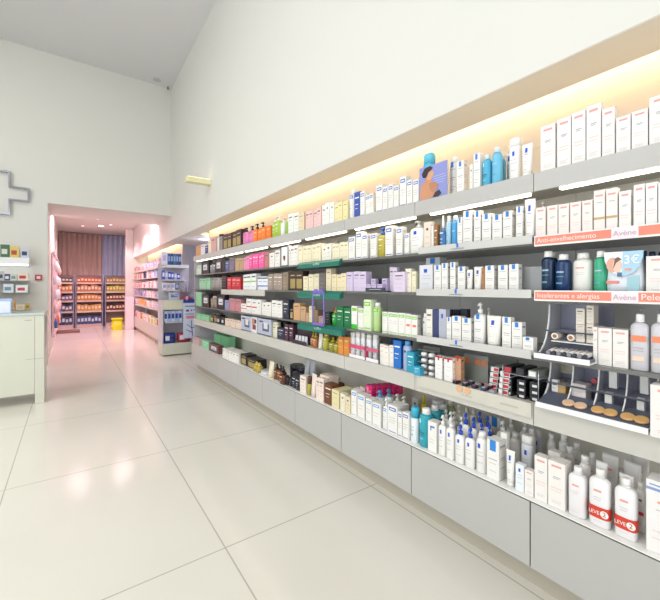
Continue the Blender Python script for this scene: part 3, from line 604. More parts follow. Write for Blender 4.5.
c_('4', 351.4, 357, 306, 'white carton with a lime foot', mk='limebase')
c_('4', 358, 363.6, 308, 'white and lime carton', mk='green')
c_('4', 363.8, 370.8, 299.6, 'tallest lime-topped carton', '#e2efcf', 'green', deep=1)
row('4', 1.61, 371.4, 378, 302.6, 'bottle', 'pale lime bottle with a white cap', '#bcdb93', 'green', style='round')
G4 = 'white lime-topped carton'
c_('4', 382, 398, 311.8, G4, mk='green', n=3, deep=1)
c_('4', 398.3, 405, 313, G4, mk='green')
c_('4', 405.2, 411.2, 314, 'white lime-topped carton with a red mark', mk='greenred')
c_('4', 411.4, 417.4, 315, 'white lime-topped carton with a red mark', mk='greenred', side='#9a9a9a')
c_('4', 293.5, 300, 303, 'tan orange carton', '#d3a577', 'lines')
c_('4', 300.3, 305.6, 306.5, 'tan carton with a darker lid', '#c6a27c', 'lines')
c_('4', 305.8, 308.6, 313, 'tan short carton', '#cfa987', 'lines')
c_('4', 309, 312, 306, 'cream upright carton', '#e6dcb8', 'cream')
c_('4', 313.6, 318, 310, 'brown patterned carton', '#8d7458', 'cream')
c_('4', 318.4, 324.6, 316, 'dusty pink carton', '#c9a3a3', 'lines')
row('4', 1.61, 330.6, 335.4, 306.5, 'bottle', 'vivid green bottle with an orange tip', '#28a846', 'white2', cap='#c98a4a', style='dropper')
c_('4', 324.9, 329.8, 312, 'black green carton', '#1d2f28', 'lines')
c_('4', 336.2, 350, 306.5, 'deep green carton with pale leaves', '#1f7a48', 'white2', n=2, deep=1)
c_('4', 246.4, 256.4, 298.6, 'white carton with a red band', mk='redband', n=2)
c_('4', 241, 246.2, 303.4, 'small white carton with a red band', mk='redband')
c_('4', 256.8, 261, 299.5, 'white carton with a brown bar', mk='dot')
c_('4', 261.3, 271, 301, 'white carton with black bars', mk='dot', n=2)
c_('4', 271.3, 281.8, 299, 'large blank white carton', mk='lines', n=2)
c_('4', 283, 288.6, 299.6, 'black navy carton with pale letters', '#2b3044', 'white2')
row('4', 1.61, 289, 292.8, 305, 'bottle', 'black bottle with a lime label', '#23262a', 'gold', cap='#16181a', style='round')
c_('4', 196, 201.4, 292, 'mint green upright carton', '#92d0a4', 'plain')
c_('4', 202, 209, 294, 'black carton with a pale window', '#1c1c20', 'wlab', deep=1)
row('4', 1.61, 209.4, 216.2, 296, 'bottle', 'slim tan and silver bottle', '#9a8878', 'lines', n=2, cap='#d8d0c4', style='round')
c_('4', 216.8, 224.4, 294.5, 'wide black carton with a pale window', '#1c1c20', 'wlab', deep=1)
c_('4', 224.8, 229, 300, 'lilac blue carton', '#8f93b8', 'lines')
c_('4', 229.4, 240.4, 297.5, 'rose carton', '#c9868e', 'lines', n=2, deep=1)

# ---- fifth shelf
for a in ((435, 442.2, 355.5), (444, 452.6, 357.3)): c_('5', *a, 'white carton with a red top edge', '#f0eeea', 'redcap', D=1.60, side='#b7805c')
c_('5', 454.2, 461, 356, 'copper striped carton with a red top', '#c99a78', 'redcap', D=1.62, side='#8a5a40')
for a in ((349.5, 354, 331.5), (355, 359, 331.8), (360.5, 364, 332), (365.6, 370.2, 334), (372, 376.6, 333)):
    row('5', 1.63, *a, 'bottle', 'white bottle with a white cap in a pink pack', '#eceff0', 'navy', style='wide')
c_('5', 379.2, 393, 342.5, 'white carton with red heading', '#f0ebe2', 'pink', n=3, deep=1)
c_('5', 393.4, 401, 340, 'royal blue carton with a white foot', '#1f6fc4', 'white2', side='#0f3f80', d=.07)
row('5', 1.59, 401.3, 408.4, 340.8, 'bottle', 'lavender clear bottle with a blue cap', '#a7b6dc', 'dot', cap='#55a6d8', style='round')
c_('5', 406.6, 414, 351.5, 'teal carton', '#2a9cb8', 'white2', D=1.585, side='#12496e', d=.09)
c_('5', 413.6, 420, 366, 'low teal carton', '#3aa3c4', 'white2', D=1.56, side='#1a5a80')
c_('5', 390, 404, 338.6, 'navy carton behind the blue ones', '#173a70', 'plain', D=1.72, d=.08)
row('5', 1.61, 308.4, 315.4, 332, 'bottle', 'amber orange bottle with a gold cap', '#b8733a', 'white2', n=2, cap='#d0b04c', style='dropper')
row('5', 1.61, 317, 320.8, 333.5, 'tube', 'slim white tube', '#e8e6da')
row('5', 1.61, 321.2, 326, 334, 'bottle', 'yellow green bottle', '#b9b23c', 'white2', cap='#d8c85c', style='round')
row('5', 1.60, 326.5, 337.4, 337, 'bottle', 'olive yellow oil bottle with a gold cap', '#a39a28', 'white2', n=2, cap='#c7b13e', style='dropper')
c_('5', 338.2, 348.2, 335.6, 'orange patterned carton', '#dd9040', 'orange', n=2)
for i, (x0, x1, yt) in enumerate(((294, 296.6, 335), (297.2, 299.8, 335.5), (300.4, 303, 336), (303.4, 306, 336.5))): row('5', 1.60, x0, x1, yt, 'tube', 'small silver-white tube in a dark tray', '#d8dade')
c_('5', 241.2, 251, 315.4, 'glossy picture carton in grey and white', '#c9cddd', 'photo')
c_('5', 251.4, 257, 316.6, 'white carton with a flesh-toned picture', '#e6e4ea', 'photo2')
c_('5', 258.2, 271, 318, 'wide glossy picture carton', '#c3c7d8', 'photo')
row('5', 1.61, 272, 276.6, 321.5, 'bottle', 'cream bottle', '#e6e0c2', 'lines', cap='#dcd6bc', style='wide')
c_('5', 277.2, 284, 327, 'dark navy label carton', '#262c48', 'white2')
row('5', 1.69, 279, 284, 321, 'jar', 'small dark green jar', '#2f3a2c', cap='#30362c')
c_('5', 284.4, 292.6, 323.5, 'dark plum carton', '#4a2b3c', 'white2', n=2, deep=1)
c_('5', 196, 208.6, 313, 'mint green pointed carton', '#8fd2a4', 'lines', n=3)
row('5', 1.61, 209.4, 216, 312.5, 'bottle', 'black bottle with gold print', '#2c2622', 'gold', n=2, cap='#7d7264', style='round')
row('5', 1.61, 216.4, 224, 316, 'bottle', 'black and silver bottle', '#26262a', 'wlab', n=2, cap='#1a1a1c', style='wide')
c_('5', 224.6, 241, 318, 'cream pink carton', '#ead2c0', 'lines', n=6, deep=1)

# ---- lowest ledge: cartons and bottles standing several deep
c_('6', 193.2, 199, 336.5, 'dusty pink low carton', '#c4a8a8', 'lines', D=1.575)
c_('6', 201.8, 208.6, 339.5, 'mint green carton with a white arrow', '#86cfa6', 'white2', D=1.575)
c_('6', 209, 218.4, 342.5, 'brown carton with a pink label', '#6a4444', 'wlab', D=1.575, side='#1d1a1c', d=.07)
c_('6', 214, 228, 333, 'mint green carton at the back', '#86cf9c', 'plain', n=2, D=1.78, d=.10)
c_('6', 222.4, 238, 348, 'thin blank white carton', '#f0eee8', 'lines', n=6, D=1.575, d=.13)
c_('6', 240.6, 246.8, 353.5, 'black carton with a gold panel', '#26211f', 'gold', D=1.60, d=.12, n=1)
c_('6', 247, 256.4, 357, 'black carton with a gold panel', '#26211f', 'gold', D=1.60, d=.12)
row('6', 1.553, 251.6, 257.6, 361.5, 'bottle', 'small gold bottle', '#b9a14a', n=2, cap='#d9c25e', style='dropper')
row('6', 1.57, 258.4, 264.8, 369.5, 'jar', 'low white jar with a silver lid', '#e6e6e4', cap='#c6c8cc')
row('6', 1.58, 267.2, 271.6, 361, 'tube', 'tall cream tube', '#e9e0c2', cap='#e3d9b8')
row('6', 1.58, 272.4, 282, 363.5, 'bottle', 'slim amber bottle with a dark cap', '#7c4a22', 'white2', n=3, cap='#2c201a', style='dropper')
row('6', 1.553, 278.5, 283.4, 372, 'bottle', 'amber bottle with an orange label', '#5a3014', 'orange', cap='#221a16', style='flip')
row('6', 1.575, 284, 290, 375, 'bottle', 'short black bottle', '#22222a', n=2, style='flip', cap='#14141a')
row('6', 1.575, 290.4, 299.6, 372, 'bottle', 'black bottle with white letters', '#1d2030', 'white2', n=2, style='wide', cap='#12141e')
row('6', 1.74, 287, 301, 364, 'jar', 'wide black jar', '#1e2234', n=2, cap='#141828')
row('6', 1.74, 302.5, 312, 358.5, 'tube', 'silver tube among the black jars', '#c4c8cc', n=2, cap='#a9adb2')
c_('6', 300, 305.8, 375, 'blush white carton', '#efe2d8', 'lines', D=1.575)
row('6', 1.575, 306.4, 309.2, 376, 'stick', 'gold-green slim stick', '#a9a23a', cap='#5a3a20')
row('6', 1.575, 309.6, 314.2, 373.5, 'tube', 'pale pink tube', '#ecd8d2', cap='#d9c8c4')
c_('6', 315, 323.6, 375, 'pale blush carton', '#efded2', 'lines', n=2, D=1.575, deep=2)
c_('6', 324.4, 331.8, 383, 'chestnut brown carton', '#6d3f22', 'white2', D=1.575, d=.07)
row('6', 1.76, 333, 340, 377, 'pump_bottle', 'chestnut brown bottle with a cream pump', '#6d3f22', cap='#e6dcc8')
row('6', 1.78, 322, 331, 374, 'pump_bottle', 'cream pump bottle', '#e9e2d2', n=2, cap='#ece6d8')
c_('6', 331.8, 339, 388.8, 'tall pale yellow carton', '#e6dbac', 'cream', D=1.575, d=.14)
c_('6', 340.2, 345, 393, 'cream carton with a black dot', '#ece4cc', 'dot', D=1.575)
c_('6', 345.3, 350.4, 396, 'cream carton with a black dot', '#e6d9b4', 'dot', D=1.575)
for a in ((351.2, 356.6, 389.5), (357.4, 364.6, 393.6), (365.8, 371.6, 398), (372.4, 380.6, 401.5)): c_('6', *a, 'white carton with a sky blue logo', mk='urib', D=1.575, side='#dddcd8', d=.06)
c_('6', 353, 359, 388, 'white carton behind the logo row', mk='lines', D=1.68)
c_('6', 360, 365, 386.5, 'blush carton behind the logo row', '#efd8cc', 'lines', D=1.72)
row('6', 1.66, 373, 381, 389.5, 'pump_bottle', 'white bottle with a sky blue pump', '#e9ecee', cap='#58aee0')
row('6', 1.70, 383, 390, 388.5, 'pump_bottle', 'white bottle with a turquoise pump', '#e9ecee', cap='#4aa9cf')
row('6', 1.575, 381.8, 387.4, 398, 'pump_bottle', 'slim white pump bottle with a blue label', '#edecea', 'urib')
c_('6', 388, 397.2, 404, 'wide white carton with a dark blue logo', mk='uri', D=1.575, d=.10)
for a in ((397.8, 402, 411.3), (402.6, 408.8, 411.6)): c_('6', *a, 'short white carton with a dark blue logo', mk='uri', D=1.575)
row('6', 1.70, 391, 405, 393.5, 'pump_bottle', 'cream pump bottle behind the logo cartons', '#ecebe4', n=2, cap='#f0eee4')
row('6', 1.575, 409, 416, 406.5, 'spray_can', 'white spray can with a turquoise cap', '#e9eef0', 'navy', cap='#3fb0d0')
row('6', 1.575, 416.6, 427.4, 407.5, 'bottle', 'tall teal shampoo bottle', '#2ba3b4', 'teal', style='round')
row('6', 1.66, 427, 436, 404.5, 'bottle', 'teal shampoo bottle set back', '#35a9ba', 'teal', style='round')
row('6', 1.74, 434.5, 444.5, 404, 'bottle', 'teal shampoo bottle in the back row', '#35a9ba', style='round')
row('6', 1.84, 418.5, 425, 392.5, 'bottle', 'bright yellow pointed bottle', '#e2cf1e', cap='#e2cf1e', style='cone')
c_('6', 412, 418, 397.5, 'white carton beside the yellow bottle', mk='dot', D=1.86)
row('6', 1.86, 430, 440, 399.5, 'jar', 'white tub with a blue print', '#e6e8ee', cap='#eeeeea')
row('6', 1.80, 444, 452, 400, 'bottle', 'olive green rounded bottle', '#a9ad78', cap='#dcdcc8', style='round')
c_('6', 427.8, 436.4, 420.5, 'white carton with a blue arc', mk='arc', D=1.575, d=.05)
WP = 'white pump bottle with a blue square'
for a in ((437.4, 444.6, 414.5), (445.2, 453, 417)): row('6', 1.575, *a, 'pump_bottle', WP, '#f0efea', 'sqlow')
for a in ((454, 463, 424.5), (464, 473, 427.5)): row('6', 1.575, *a, 'pump_bottle', 'white bottle with a royal blue pump', '#f0efea', 'sqlow', cap='#1f4fd0')
row('6', 1.575, 474, 484.6, 431, 'bottle', 'white flip-cap bottle with a blue square', '#f0efea', 'sqlow', style='round')
for a in ((468, 476, 417), (476, 484, 423)): row('6', 1.65, *a, 'pump_bottle', 'white bottle with a royal blue pump, middle file', '#ecebe6', cap='#1f4fd0')
for a in ((474, 482, 411.5), (482, 490, 416)): row('6', 1.73, *a, 'pump_bottle', 'white bottle with a royal blue pump, back file', '#ecebe6', cap='#1f4fd0')
row('6', 1.66, 445, 453, 411, 'pump_bottle', 'white pump bottle in the middle file', '#ecebe6')
row('6', 1.66, 456, 464, 416, 'pump_bottle', 'white pump bottle in the middle file', '#ecebe6')
for a in ((454, 461, 404), (461.4, 468, 402), (468.4, 475, 404.5)): row('6', 1.80, *a, 'pump_bottle', 'cream pump bottle in the back file', '#e9e6d6', cap='#eeebdc')
c_('6', 486.8, 499, 438.2, 'big white carton with a bright blue ribbon', mk='ribbon', D=1.575, d=.065, side='#a9a9ae')
row('6', 1.575, 504.6, 513.4, 449.5, 'tube', 'white tube standing on its cap', '#f0efea', 'sqtube')
c_('6', 515.4, 524, 463, 'low pale blue-white carton', '#e9eef2', 'sqlow', D=1.575)
c_('6', 489, 500, 415.5, 'white back carton with a blue ribbon', '#e6e4da', 'ribbon', D=1.84)
c_('6', 500.8, 507, 432, 'white carton between pump bottles', mk='lines', D=1.64)
row('6', 1.72, 495, 506, 420, 'pump_bottle', 'cream pump bottle with a blue square', '#e9e6da', 'sqlow')
row('6', 1.80, 504.5, 514, 417.5, 'pump_bottle', 'cream pump bottle with plain front', '#e9e6da')
row('6', 1.80, 518, 528, 419.5, 'pump_bottle', 'white pump bottle with a blue mark', '#e6e4dc', 'sqlow')
row('6', 1.68, 520, 531.6, 434, 'bottle', 'greyish wide bottle with a blue square', '#d6d8dc', 'sqlow', style='wide')
row('6', 1.84, 532.5, 540.5, 430, 'bottle', 'pale lilac bottle with a blue mark', '#cfd2e2', 'sqlow', style='round')
c_('6', 524.4, 533.6, 469, 'white low carton with pink print', '#efebe6', 'pink', D=1.575, side='#e3dedb')
c_('6', 534.4, 547.4, 454.8, 'white wide carton with pink print', '#efebe6', 'pink', D=1.575, side='#e9e5e0')
c_('6', 548, 565, 459.5, 'white wide carton with pink print', '#efebe6', 'pink', D=1.575, side='#e9e5e0', d=.06)
c_('6', 548, 560, 450, 'white carton standing behind the pair', '#e9e6e0', 'plain', D=1.66)
row('6', 1.575, 566.8, 585, 465, 'bottle', 'white lotion bottle', '#eeecec', 'avene', style='flip')
row('6', 1.66, 577, 589, 455, 'bottle', 'white lotion bottle set back', '#e9e6e2', style='round')
for a in ((545.5, 554, 433.5), (557, 567, 433), (570, 580, 442)): row('6', 1.80, *a, 'bottle', 'white round bottle in the back file', '#e6e3dd', 'avene', style='round')
for i, a in enumerate(((441, 448, 409), (449, 456, 411))): row('6', 1.70, *a, 'pump_bottle', 'cream pump bottle behind the square-marked ones', '#ecebe4', cap='#eeebdc')
for a in ((460, 468, 413), (484, 492, 425)): row('6', 1.65, *a, 'pump_bottle', 'white bottle with a royal blue pump, middle file', '#ecebe6', cap='#1f4fd0')
for a in ((590, 602, 458), (609, 624, 466)): row('6', 1.80, *a, 'tube', 'white tube in the back file', '#dedbd5', 'avene')
for a in ((563, 573, 446), (586, 596, 452)): row('6', 1.74, *a, 'bottle', 'white round bottle in the middle file', '#e6e3dd', 'avene', style='round')
for a in ((508, 518, 432), (526, 534, 428)): row('6', 1.72 if a[0] < 520 else 1.78, *a, 'bottle', 'white rounded bottle among the pump bottles', '#e6e4de', style='round')
LV = []
for i, a in enumerate(((587.5, 609, 467), (613, 636, 476))):
    row('6', 1.575, *a, 'bottle', 'white bottle wrapped in a red offer band', '#efeeee', 'avene', style='flip', d=.045); LV.append(ITEMS[-1][0])
for a in ((594.5, 606.5, 461), (617.5, 633, 473.5)): row('6', 1.66, *a, 'tube', 'white tube behind the red-banded bottles', '#ebe9e6', 'avene')
for a in ((600, 617, 453.5), (622, 640, 461.5)): row('6', 1.72, *a, 'tube', 'white tube in the middle file', '#e6e3de', 'avene')
row('6', 1.80, 630, 648, 455, 'tube', 'white tube in the back file', '#dedbd5', 'avene')
c_('6', 646, 680, 478, 'large white carton with lilac stripes', '#efecea', 'bigpack', D=1.575, d=.07, side='#d9d3d2')
row('6', 1.66, 634, 645, 482, 'bottle', 'white bottle with a red band, set back', '#e6e3de', 'redband', style='flip')
# the red offer bands and their writing
for o in LV:
    b0 = [c for c in o.children if c.name.startswith('body')][0].data
    w = max(v.co.y for v in b0.vertices) * 2; h = max(v.co.z for v in b0.vertices); a = .0225
    mb = MB(); mb.loft([(a, 0, h * .18, a + .0012, w / 2 + .0012, 3.2), (a, 0, h * .42, a + .0012, w / 2 + .0012, 3.2)], M('#d6412f', .4), cap=False)
    bd = mb.build('offer_band', o)
    text('LEVE', bd, (-.0016, w * .45, h * .29), h * .105, '#f6f2ee', sx=.86)
    mc = MB(); mc.rod((-.0022, -w * .30, h * .30), (-.0012, -w * .30, h * .30), h * .072, M('#f4f1ec', .5), n=24); mc.build('number_disc', bd)
    text('2', bd, (-.0028, -w * .30, h * .30), h * .13, '#c43a2a', align='CENTER', name='numeral')
# magenta packs stacked on the cartons at the back
zb = Z6 + .128
for i in range(6):
    y = Yat(370 + i * 5.4, 1.70 + i * .037) - .005; x = 1.685 + i * .037
    place('carton', 'blank white carton under the magenta packs', 'lowest ledge', x, y, Z6, .06, .034, .1272, '#e6e2d8')
    place('carton', 'magenta lying pack', 'row of white cartons', x, y, zb, .064, .035, .07, '#f0307e', 'magenta', side='#f0a0c0')

# ------------------------------------------------------------------ label strips clipped to the shelf edges
def strip(x0, x1, z0, z1, label, col, D=DS - .006, lean=0):
    ya, yb = Yat(x0, D), Yat(x1, D); w = ya - yb
    o = empty('label_strip', (D, (ya + yb) / 2, z0)); tag(o, label, 'shelf label')
    mb = MB(); mb.box(-.002, .004, -w / 2, w / 2, 0, z1 - z0, M(col, .4)); mb.build('holder', o)
    return o, w, z1 - z0
CORAL = '#f08872'
for z, t1, t2, lb in ((1.468, 'Anti-envelhecimento', '', 'coral shelf strip reading Anti-envelhecimento under the pink-print cartons'),
                      (1.243, 'Intolerantes e alergias', 'Peles sensíveis', 'coral shelf strip reading Peles below the navy and green bottles')):
    o, w, h = strip(534.4, 760, z, z + .043, lb, '#f3efe9')
    Y0 = Yat(534.4, DS - .006) - o.location.y
    yy = lambda px: Yat(px, DS - .006) - o.location.y
    mb = MB(); mb.box(-.0035, -.002, yy(611.5), Y0 - .004, .007, .038, M(CORAL, .45)); mb.build('coral_panel', o)
    mb = MB(); mb.box(-.0035, -.002, -w / 2, yy(639), .007, .038, M(CORAL, .45)); mb.build('coral_panel', o)
    mb = MB(); mb.box(-.0038, -.002, yy(638.8), yy(611.7), .002, .041, M('#e9e2e8', .4)); mb.build('brand_plate', o)
    text(t1, o, (-.004, Y0 - .012, .022), .026, '#fbe9e2', sx=.95)
    text('Avène', o, (-.0045, (yy(611.7) + yy(638.8)) / 2, .02), .026, '#c9a0a8', align='CENTER')
    if t2: text(t2, o, (-.004, yy(641), .022), .03, '#fbe9e2')
for z, x0, x1, lb in ((1.482, 418.6, 532, 'upper'), (1.253, 416.5, 531.3, 'middle'), (.997, 417, 531.3, 'lower')):
    o, w, h = strip(x0, x1, z, z + .036, 'clear acrylic strip with a small blue square, %s of the three in its bay' % lb, '#c9c9c4')
    mb = MB(); c0 = .08 * w; mb.box(-.003, -.002, c0, c0 + .012, .015, .036, M('#3f6fd8', .4)); mb.build('blue_mark', o)
    text('LA ROCHE-POSAY', o, (-.003, c0 + .006, .009), .0095, '#55606e', align='CENTER')
for D_, x0, x1, z0, z1, lb in ((DS - .008, 300.5, 342, 1.462, 1.504, 'dark green strip with pale lettering below the pale yellow cartons'),
                               (DS - .008, 300.5, 343, 1.222, 1.268, 'dark green strip under the cream cartons, ribbon hung over it'),
                               (DS - .008, 300.5, 345, .965, 1.012, 'dark green strip above the amber and olive oil bottles')):
    o, w, h = strip(x0, x1, z0, z1, lb, '#1f7463', D=D_)
    mb = MB(); mb.prism([(-.003, 0), (-.03, -.012), (-.03, h * .8 - .012), (-.003, h)], 'y', -w / 2, w / 2, M('#1f7463', .35, noise=.25, nscale=30)); mb.build('front_flap', o)
    text('KLORANE', o, (-.032, .0, h * .32), .02, '#cfe3dc', align='CENTER')
    mb = MB(); mb.prism([(-.031, h * .62 - .008), (-.031, h * .8 - .008), (-.0305, h * .8 - .008)], 'y', -.012, .0, M('#cfe3dc', .5)); mb.build('emblem', o)
# purple ribbon looped over the green strips
yr = Yat(318, 1.54)
mb = MB(); RB = M('#7a6ac0', .5)
ya, yb = Yat(312.5, 1.54), Yat(323.5, 1.54)
for y in (ya, yb): mb.box(1.541, 1.543, y - .008, y + .008, 1.02, 1.25, RB)
mb.box(1.541, 1.543, yb - .008, ya + .008, 1.245, 1.265, RB); mb.box(1.541, 1.543, yb - .008, ya + .008, 1.005, 1.025, RB)
for s_ in (-1, 1): mb.loft([(1.542, yr + s_ * .03, 1.25, .006, .022, 2), (1.542, yr + s_ * .035, 1.27, .008, .03, 2), (1.542, yr + s_ * .03, 1.285, .005, .018, 2)], RB)
tag(mb.build('gift_ribbon'), 'purple ribbon tied in a loop over the dark green shelf strips', 'ribbon')

# ------------------------------------------------------------------ advertising card on the top shelf: two people embracing, periwinkle ground
D = 1.585; ya, yb = Yat(419.5, D), Yat(447, D); w = ya - yb; h = Zat(419.5, 169.5, D) - ZT
o = empty('advertising_card', (D, (ya + yb) / 2, ZT + .003)); tag(o, 'periwinkle advertising card of a dark-haired person holding a child', 'poster')
MB().box(.0, .004, -w / 2, w / 2, 0, h, M('#8a93cf', .4)).build('card', o)
def poly(pts, col, k, name):
    mb = MB(); mb.quadface([(-.0006 * k, w / 2 - u * w, v * h) for u, v in pts], M(col, .5)); mb.build(name, o)
SK = '#c98f6c'
poly([(.02, .02), (0.03, .3), (.08, .48), (.2, .55), (.3, .72), (.42, .66), (.5, .45), (.62, .2), (.5, .04), (.3, .0)], SK, 1, 'figure_print')
poly([(.28, .62), (.36, .8), (.48, .84), (.56, .76), (.5, .62), (.38, .55)], '#d6a27e', 2, 'face_print')
poly([(.1, .8), (.2, .95), (.4, .98), (.52, .9), (.44, .84), (.34, .8), (.26, .66), (.14, .68)], '#2c211f', 3, 'hair_print')
poly([(.36, .46), (.55, .48), (.72, .36), (.66, .24), (.5, .16), (.4, .28)], '#b98260', 3, 'arm_print')
poly([(.5, .02), (.6, .16), (.74, .2), (.82, .08), (.7, .0)], '#3a2f38', 4, 'cloth_print')
mb = MB()
for v, u1 in ((.62, .95), (.55, .97), (.48, .93), (.41, .9)): mb.quadface([(-.001, w / 2 - .55 * w, v * h), (-.001, w / 2 - u1 * w, v * h), (-.001, w / 2 - u1 * w, (v + .015) * h), (-.001, w / 2 - .55 * w, (v + .015) * h)], M('#b9c0e6', .5))
mb.build('print_lines', o)
row('T', 1.66, 422, 431.4, 155, 'bottle', 'turquoise canister behind the advertising card', '#45b9da', 'white2', cap='#5fc4e0', style='wide')

# ------------------------------------------------------------------ promotional pouch on the third shelf
D = 1.60; ya, yb = Yat(604.5, D), Yat(643.5, D); w = ya - yb; h = Zat(604.5, 253, D) - Z3
o = empty('promotional_pouch', (D, (ya + yb) / 2, Z3 + .001)); tag(o, 'white and pale blue gift pouch with a face and euro offer on its flap', 'pouch')
mb = MB(); mb.loft([(.03, 0, 0, .028, w * .47, 4), (.03, 0, h * .3, .03, w * .48, 4), (.03, 0, h * .8, .02, w * .44, 4), (.03, 0, h, .006, w * .42, 4)], M('#dfe6ee', .35)); mb.build('body', o)
pts = [(0.0, 1.0), (.02, .8), (.1, .62), (.25, .5), (.42, .45), (.6, .45), (.78, .52), (.92, .66), (1.0, .85), (1.02, 1.0)]
def pp(pts, col, x, name, th=.0012):
    mb = MB(); mb.prism([(w / 2 - u * w, v * h) for u, v in pts], 'x', x, x + th, M(col, .4)); return mb.build(name, o)
pp(pts, '#eef1f4', -.006, 'flap')
pp([(.5, 1.0), (.48, .47), (.6, .45), (.78, .52), (.92, .66), (1.0, .85), (1.02, 1.0)], '#a9cfe6', -.0065, 'flap_panel')
pp([(.0 + .24 + .17 * math.cos(t), .7 + .17 * math.sin(t)) for t in [i * PI / 10 for i in range(20)]], '#dba690', -.0072, 'face_print')
pp([(.36 + .12 * math.cos(t), .68 + .16 * math.sin(t)) for t in [i * PI / 10 for i in range(20)]], '#ecc6b2', -.0076, 'face_print')
pp([(.25, .6), (.3, .84), (.38, .88), (.48, .82), (.42, .8), (.33, .74)], '#6a5248', -.0080, 'hair_print')
pp([(.05, .27), (.4, .27), (.4, .33), (.05, .33)], '#e8806c', -.0018, 'coral_bar')
pp([(.6, .05), (.9, .05), (.9, .45), (.6, .4)], '#9fc9d2', -.0018, 'blue_panel')
pp([(.36, .42), (.48, .42), (.48, .52), (.36, .52)], '#3f6f8e', -.0084, 'clasp')
text('3€', o, (-.008, -w * .02, h * .80), h * .26, '#ffffff')
mb = MB(); mb.quadface([(-.0072, w / 2 - .55 * w, .56 * h), (-.0072, w / 2 - .72 * w, .56 * h), (-.0072, w / 2 - .72 * w, .61 * h), (-.0072, w / 2 - .55 * w, .61 * h)], M('#e8a08c', .5)); mb.build('print_lines', o)

# ------------------------------------------------------------------ fourth shelf of the coral bay: cartons, bottles, tester stand
cl = M('#c7c9d6', .12, alpha=.45, name='clear acrylic')
wl = M('#f2f2f0', .3); dk = M('#596070', .3); gp = M('#9a9cb0', .35)
for a in ((593, 597.6, 327), (598, 612, 328), (612.5, 628.2, 329.3)): c_('4', *a, 'white carton with coral heading', '#ede9e3', 'pink', side='#d8d2cc', d=.07)
for a in ((629, 648.2, 314), (649.4, 672, 314)): row('4', 1.60, *a, 'bottle', 'translucent bottle with an orange band', '#cfcdd2', 'orangeband', cap='#f2f2f2', style='flip')
for a in ((633, 647, 308), (652, 668, 309)): row('4', 1.69, *a, 'pump_bottle', 'grey pump bottle behind the orange band bottles', '#b5b5ba', cap='#a9a9ad')
def tester(x0, x1, z, zt, name_label, D0, shelf_z, nbay):
    ya, yb = Yat(x0, D0), Yat(x1, D0); w = ya - yb
    o = empty('tester_stand', (D0, (ya + yb) / 2, z)); tag(o, name_label, 'tester stand')
    H = zt - z
    mb = MB(); mb.box(0, .24, -w / 2, w / 2, 0, .006, wl); mb.box(-.006, .0, -w / 2, w / 2, 0, .02, wl); mb.build('base', o)
    mb = MB(); mb.prism([(.002, .006), (.002, .018), (.10, .018 + .03 * (nbay > 1)), (.10, .006)], 'y', -w / 2 + .004, w / 2 - .004, dk); mb.build('tray', o)
    mb = MB(); mb.box(.235, .24, -w / 2, w / 2, .006, H, gp); mb.build('back_panel', o)
    arc = [(.012 + .115 * math.sin(t), .014 + (H - .014) * (1 - math.cos(t))) for t in [i * PI / 16 for i in range(9)]]
    for i in range(nbay + (1 if nbay > 1 else 0)):
        y = w / 2 - w * i / nbay
        y = min(max(y, -w / 2 + .003), w / 2 - .003)
        mb = MB()
        for k in range(8):
            (ax, az), (bx, bz) = arc[k], arc[k + 1]
            mb.prism([(ax - .003, az + .002), (ax + .003, az - .002), (bx + .004, bz), (bx - .004, bz)], 'y', y - .002, y + .002, wl)
        mb.prism([(a_, b_) for a_, b_ in arc] + [(.235, H), (.235, .012)], 'y', y - .0008, y + .0008, cl)
        mb.build('divider', o)
    mb = MB(); mb.box(.09, .235, -w / 2 + .004, w / 2 - .004, H * .48, H * .48 + .004, cl); mb.box(.09, .094, -w / 2, w / 2, H * .48, H * .48 + .006, dk); mb.build('middle_shelf', o)
    return o, w
o, w = tester(534.5, 590, Z4 + .0025, 1.225, 'upper curved acrylic tester stand with small tubes and rollers', 1.545, Z4, 1)
Yo = o.location.y
mb = MB(); mb.box(.10, .23, -w / 2 + .01, w / 2 - .02, .06, .064, wl); mb.build('step', o)
for i in range(8):
    y = Yat(549 + i * 5.2, 1.56)
    mb = MB(); mb.rod((0, 0, 0), (.065, 0, .006), .0085, M(['#e6e2dc', '#dcd6cf', '#e9e6e2', '#cfcac6'][i % 4], .3), n=12); b_ = mb.build('tester_tube', loc=(1.562, y, Z4 + .0305))
    mb = MB(); mb.rod((-.012, 0, -.001), (0, 0, 0), .0078, M('#2e3140' if i % 2 else '#8c8c94', .3), n=12); mb.build('cap', b_); b_['category'] = 'tube'
    ITEMS.append((b_, 'small lying tester tube', 'tray of the upper tester stand', y))
for i, px in enumerate((554.5, 570.5)):
    y = Yat(px, 1.64)
    b_ = MB().rod((0, 0, 0), (.08, 0, 0), .013, M('#cfc9c2', .3), n=16).build('tester_tube', loc=(1.645, y, Z4 + .086))
    mb = MB(); mb.rod((-.004, 0, 0), (0, 0, 0), .0135, M('#f2e6d6', .3), n=16); mb.rod((-.006, 0, 0), (-.003, 0, 0), .0075, M('#9a6a42', .3), n=16); mb.build('cap', b_); b_['category'] = 'tube'
    ITEMS.append((b_, 'round-ended cream tester bottle', 'step of the upper tester stand', y))
for px0, px1, z0, z1 in ((575.5, 584, 1.08, 1.115), (575.5, 584, 1.116, 1.15), (575.5, 584, 1.151, 1.215), (586, 593, 1.08, 1.155), (586, 593, 1.156, 1.228)):
    y0, y1 = Yat(px0, 1.65), Yat(px1, 1.65)
    place('carton', 'small cream carton piled on the step', 'upper tester stand', 1.655, (y0 + y1) / 2, z0 , y0 - y1, .05, z1 - z0 - .001, '#ebe3d6', 'lines')
o, w = tester(536, 648.5, Z5 + .0025, .985, 'long curved acrylic tester stand with powder compacts on its dark tray', 1.555, Z5, 4)
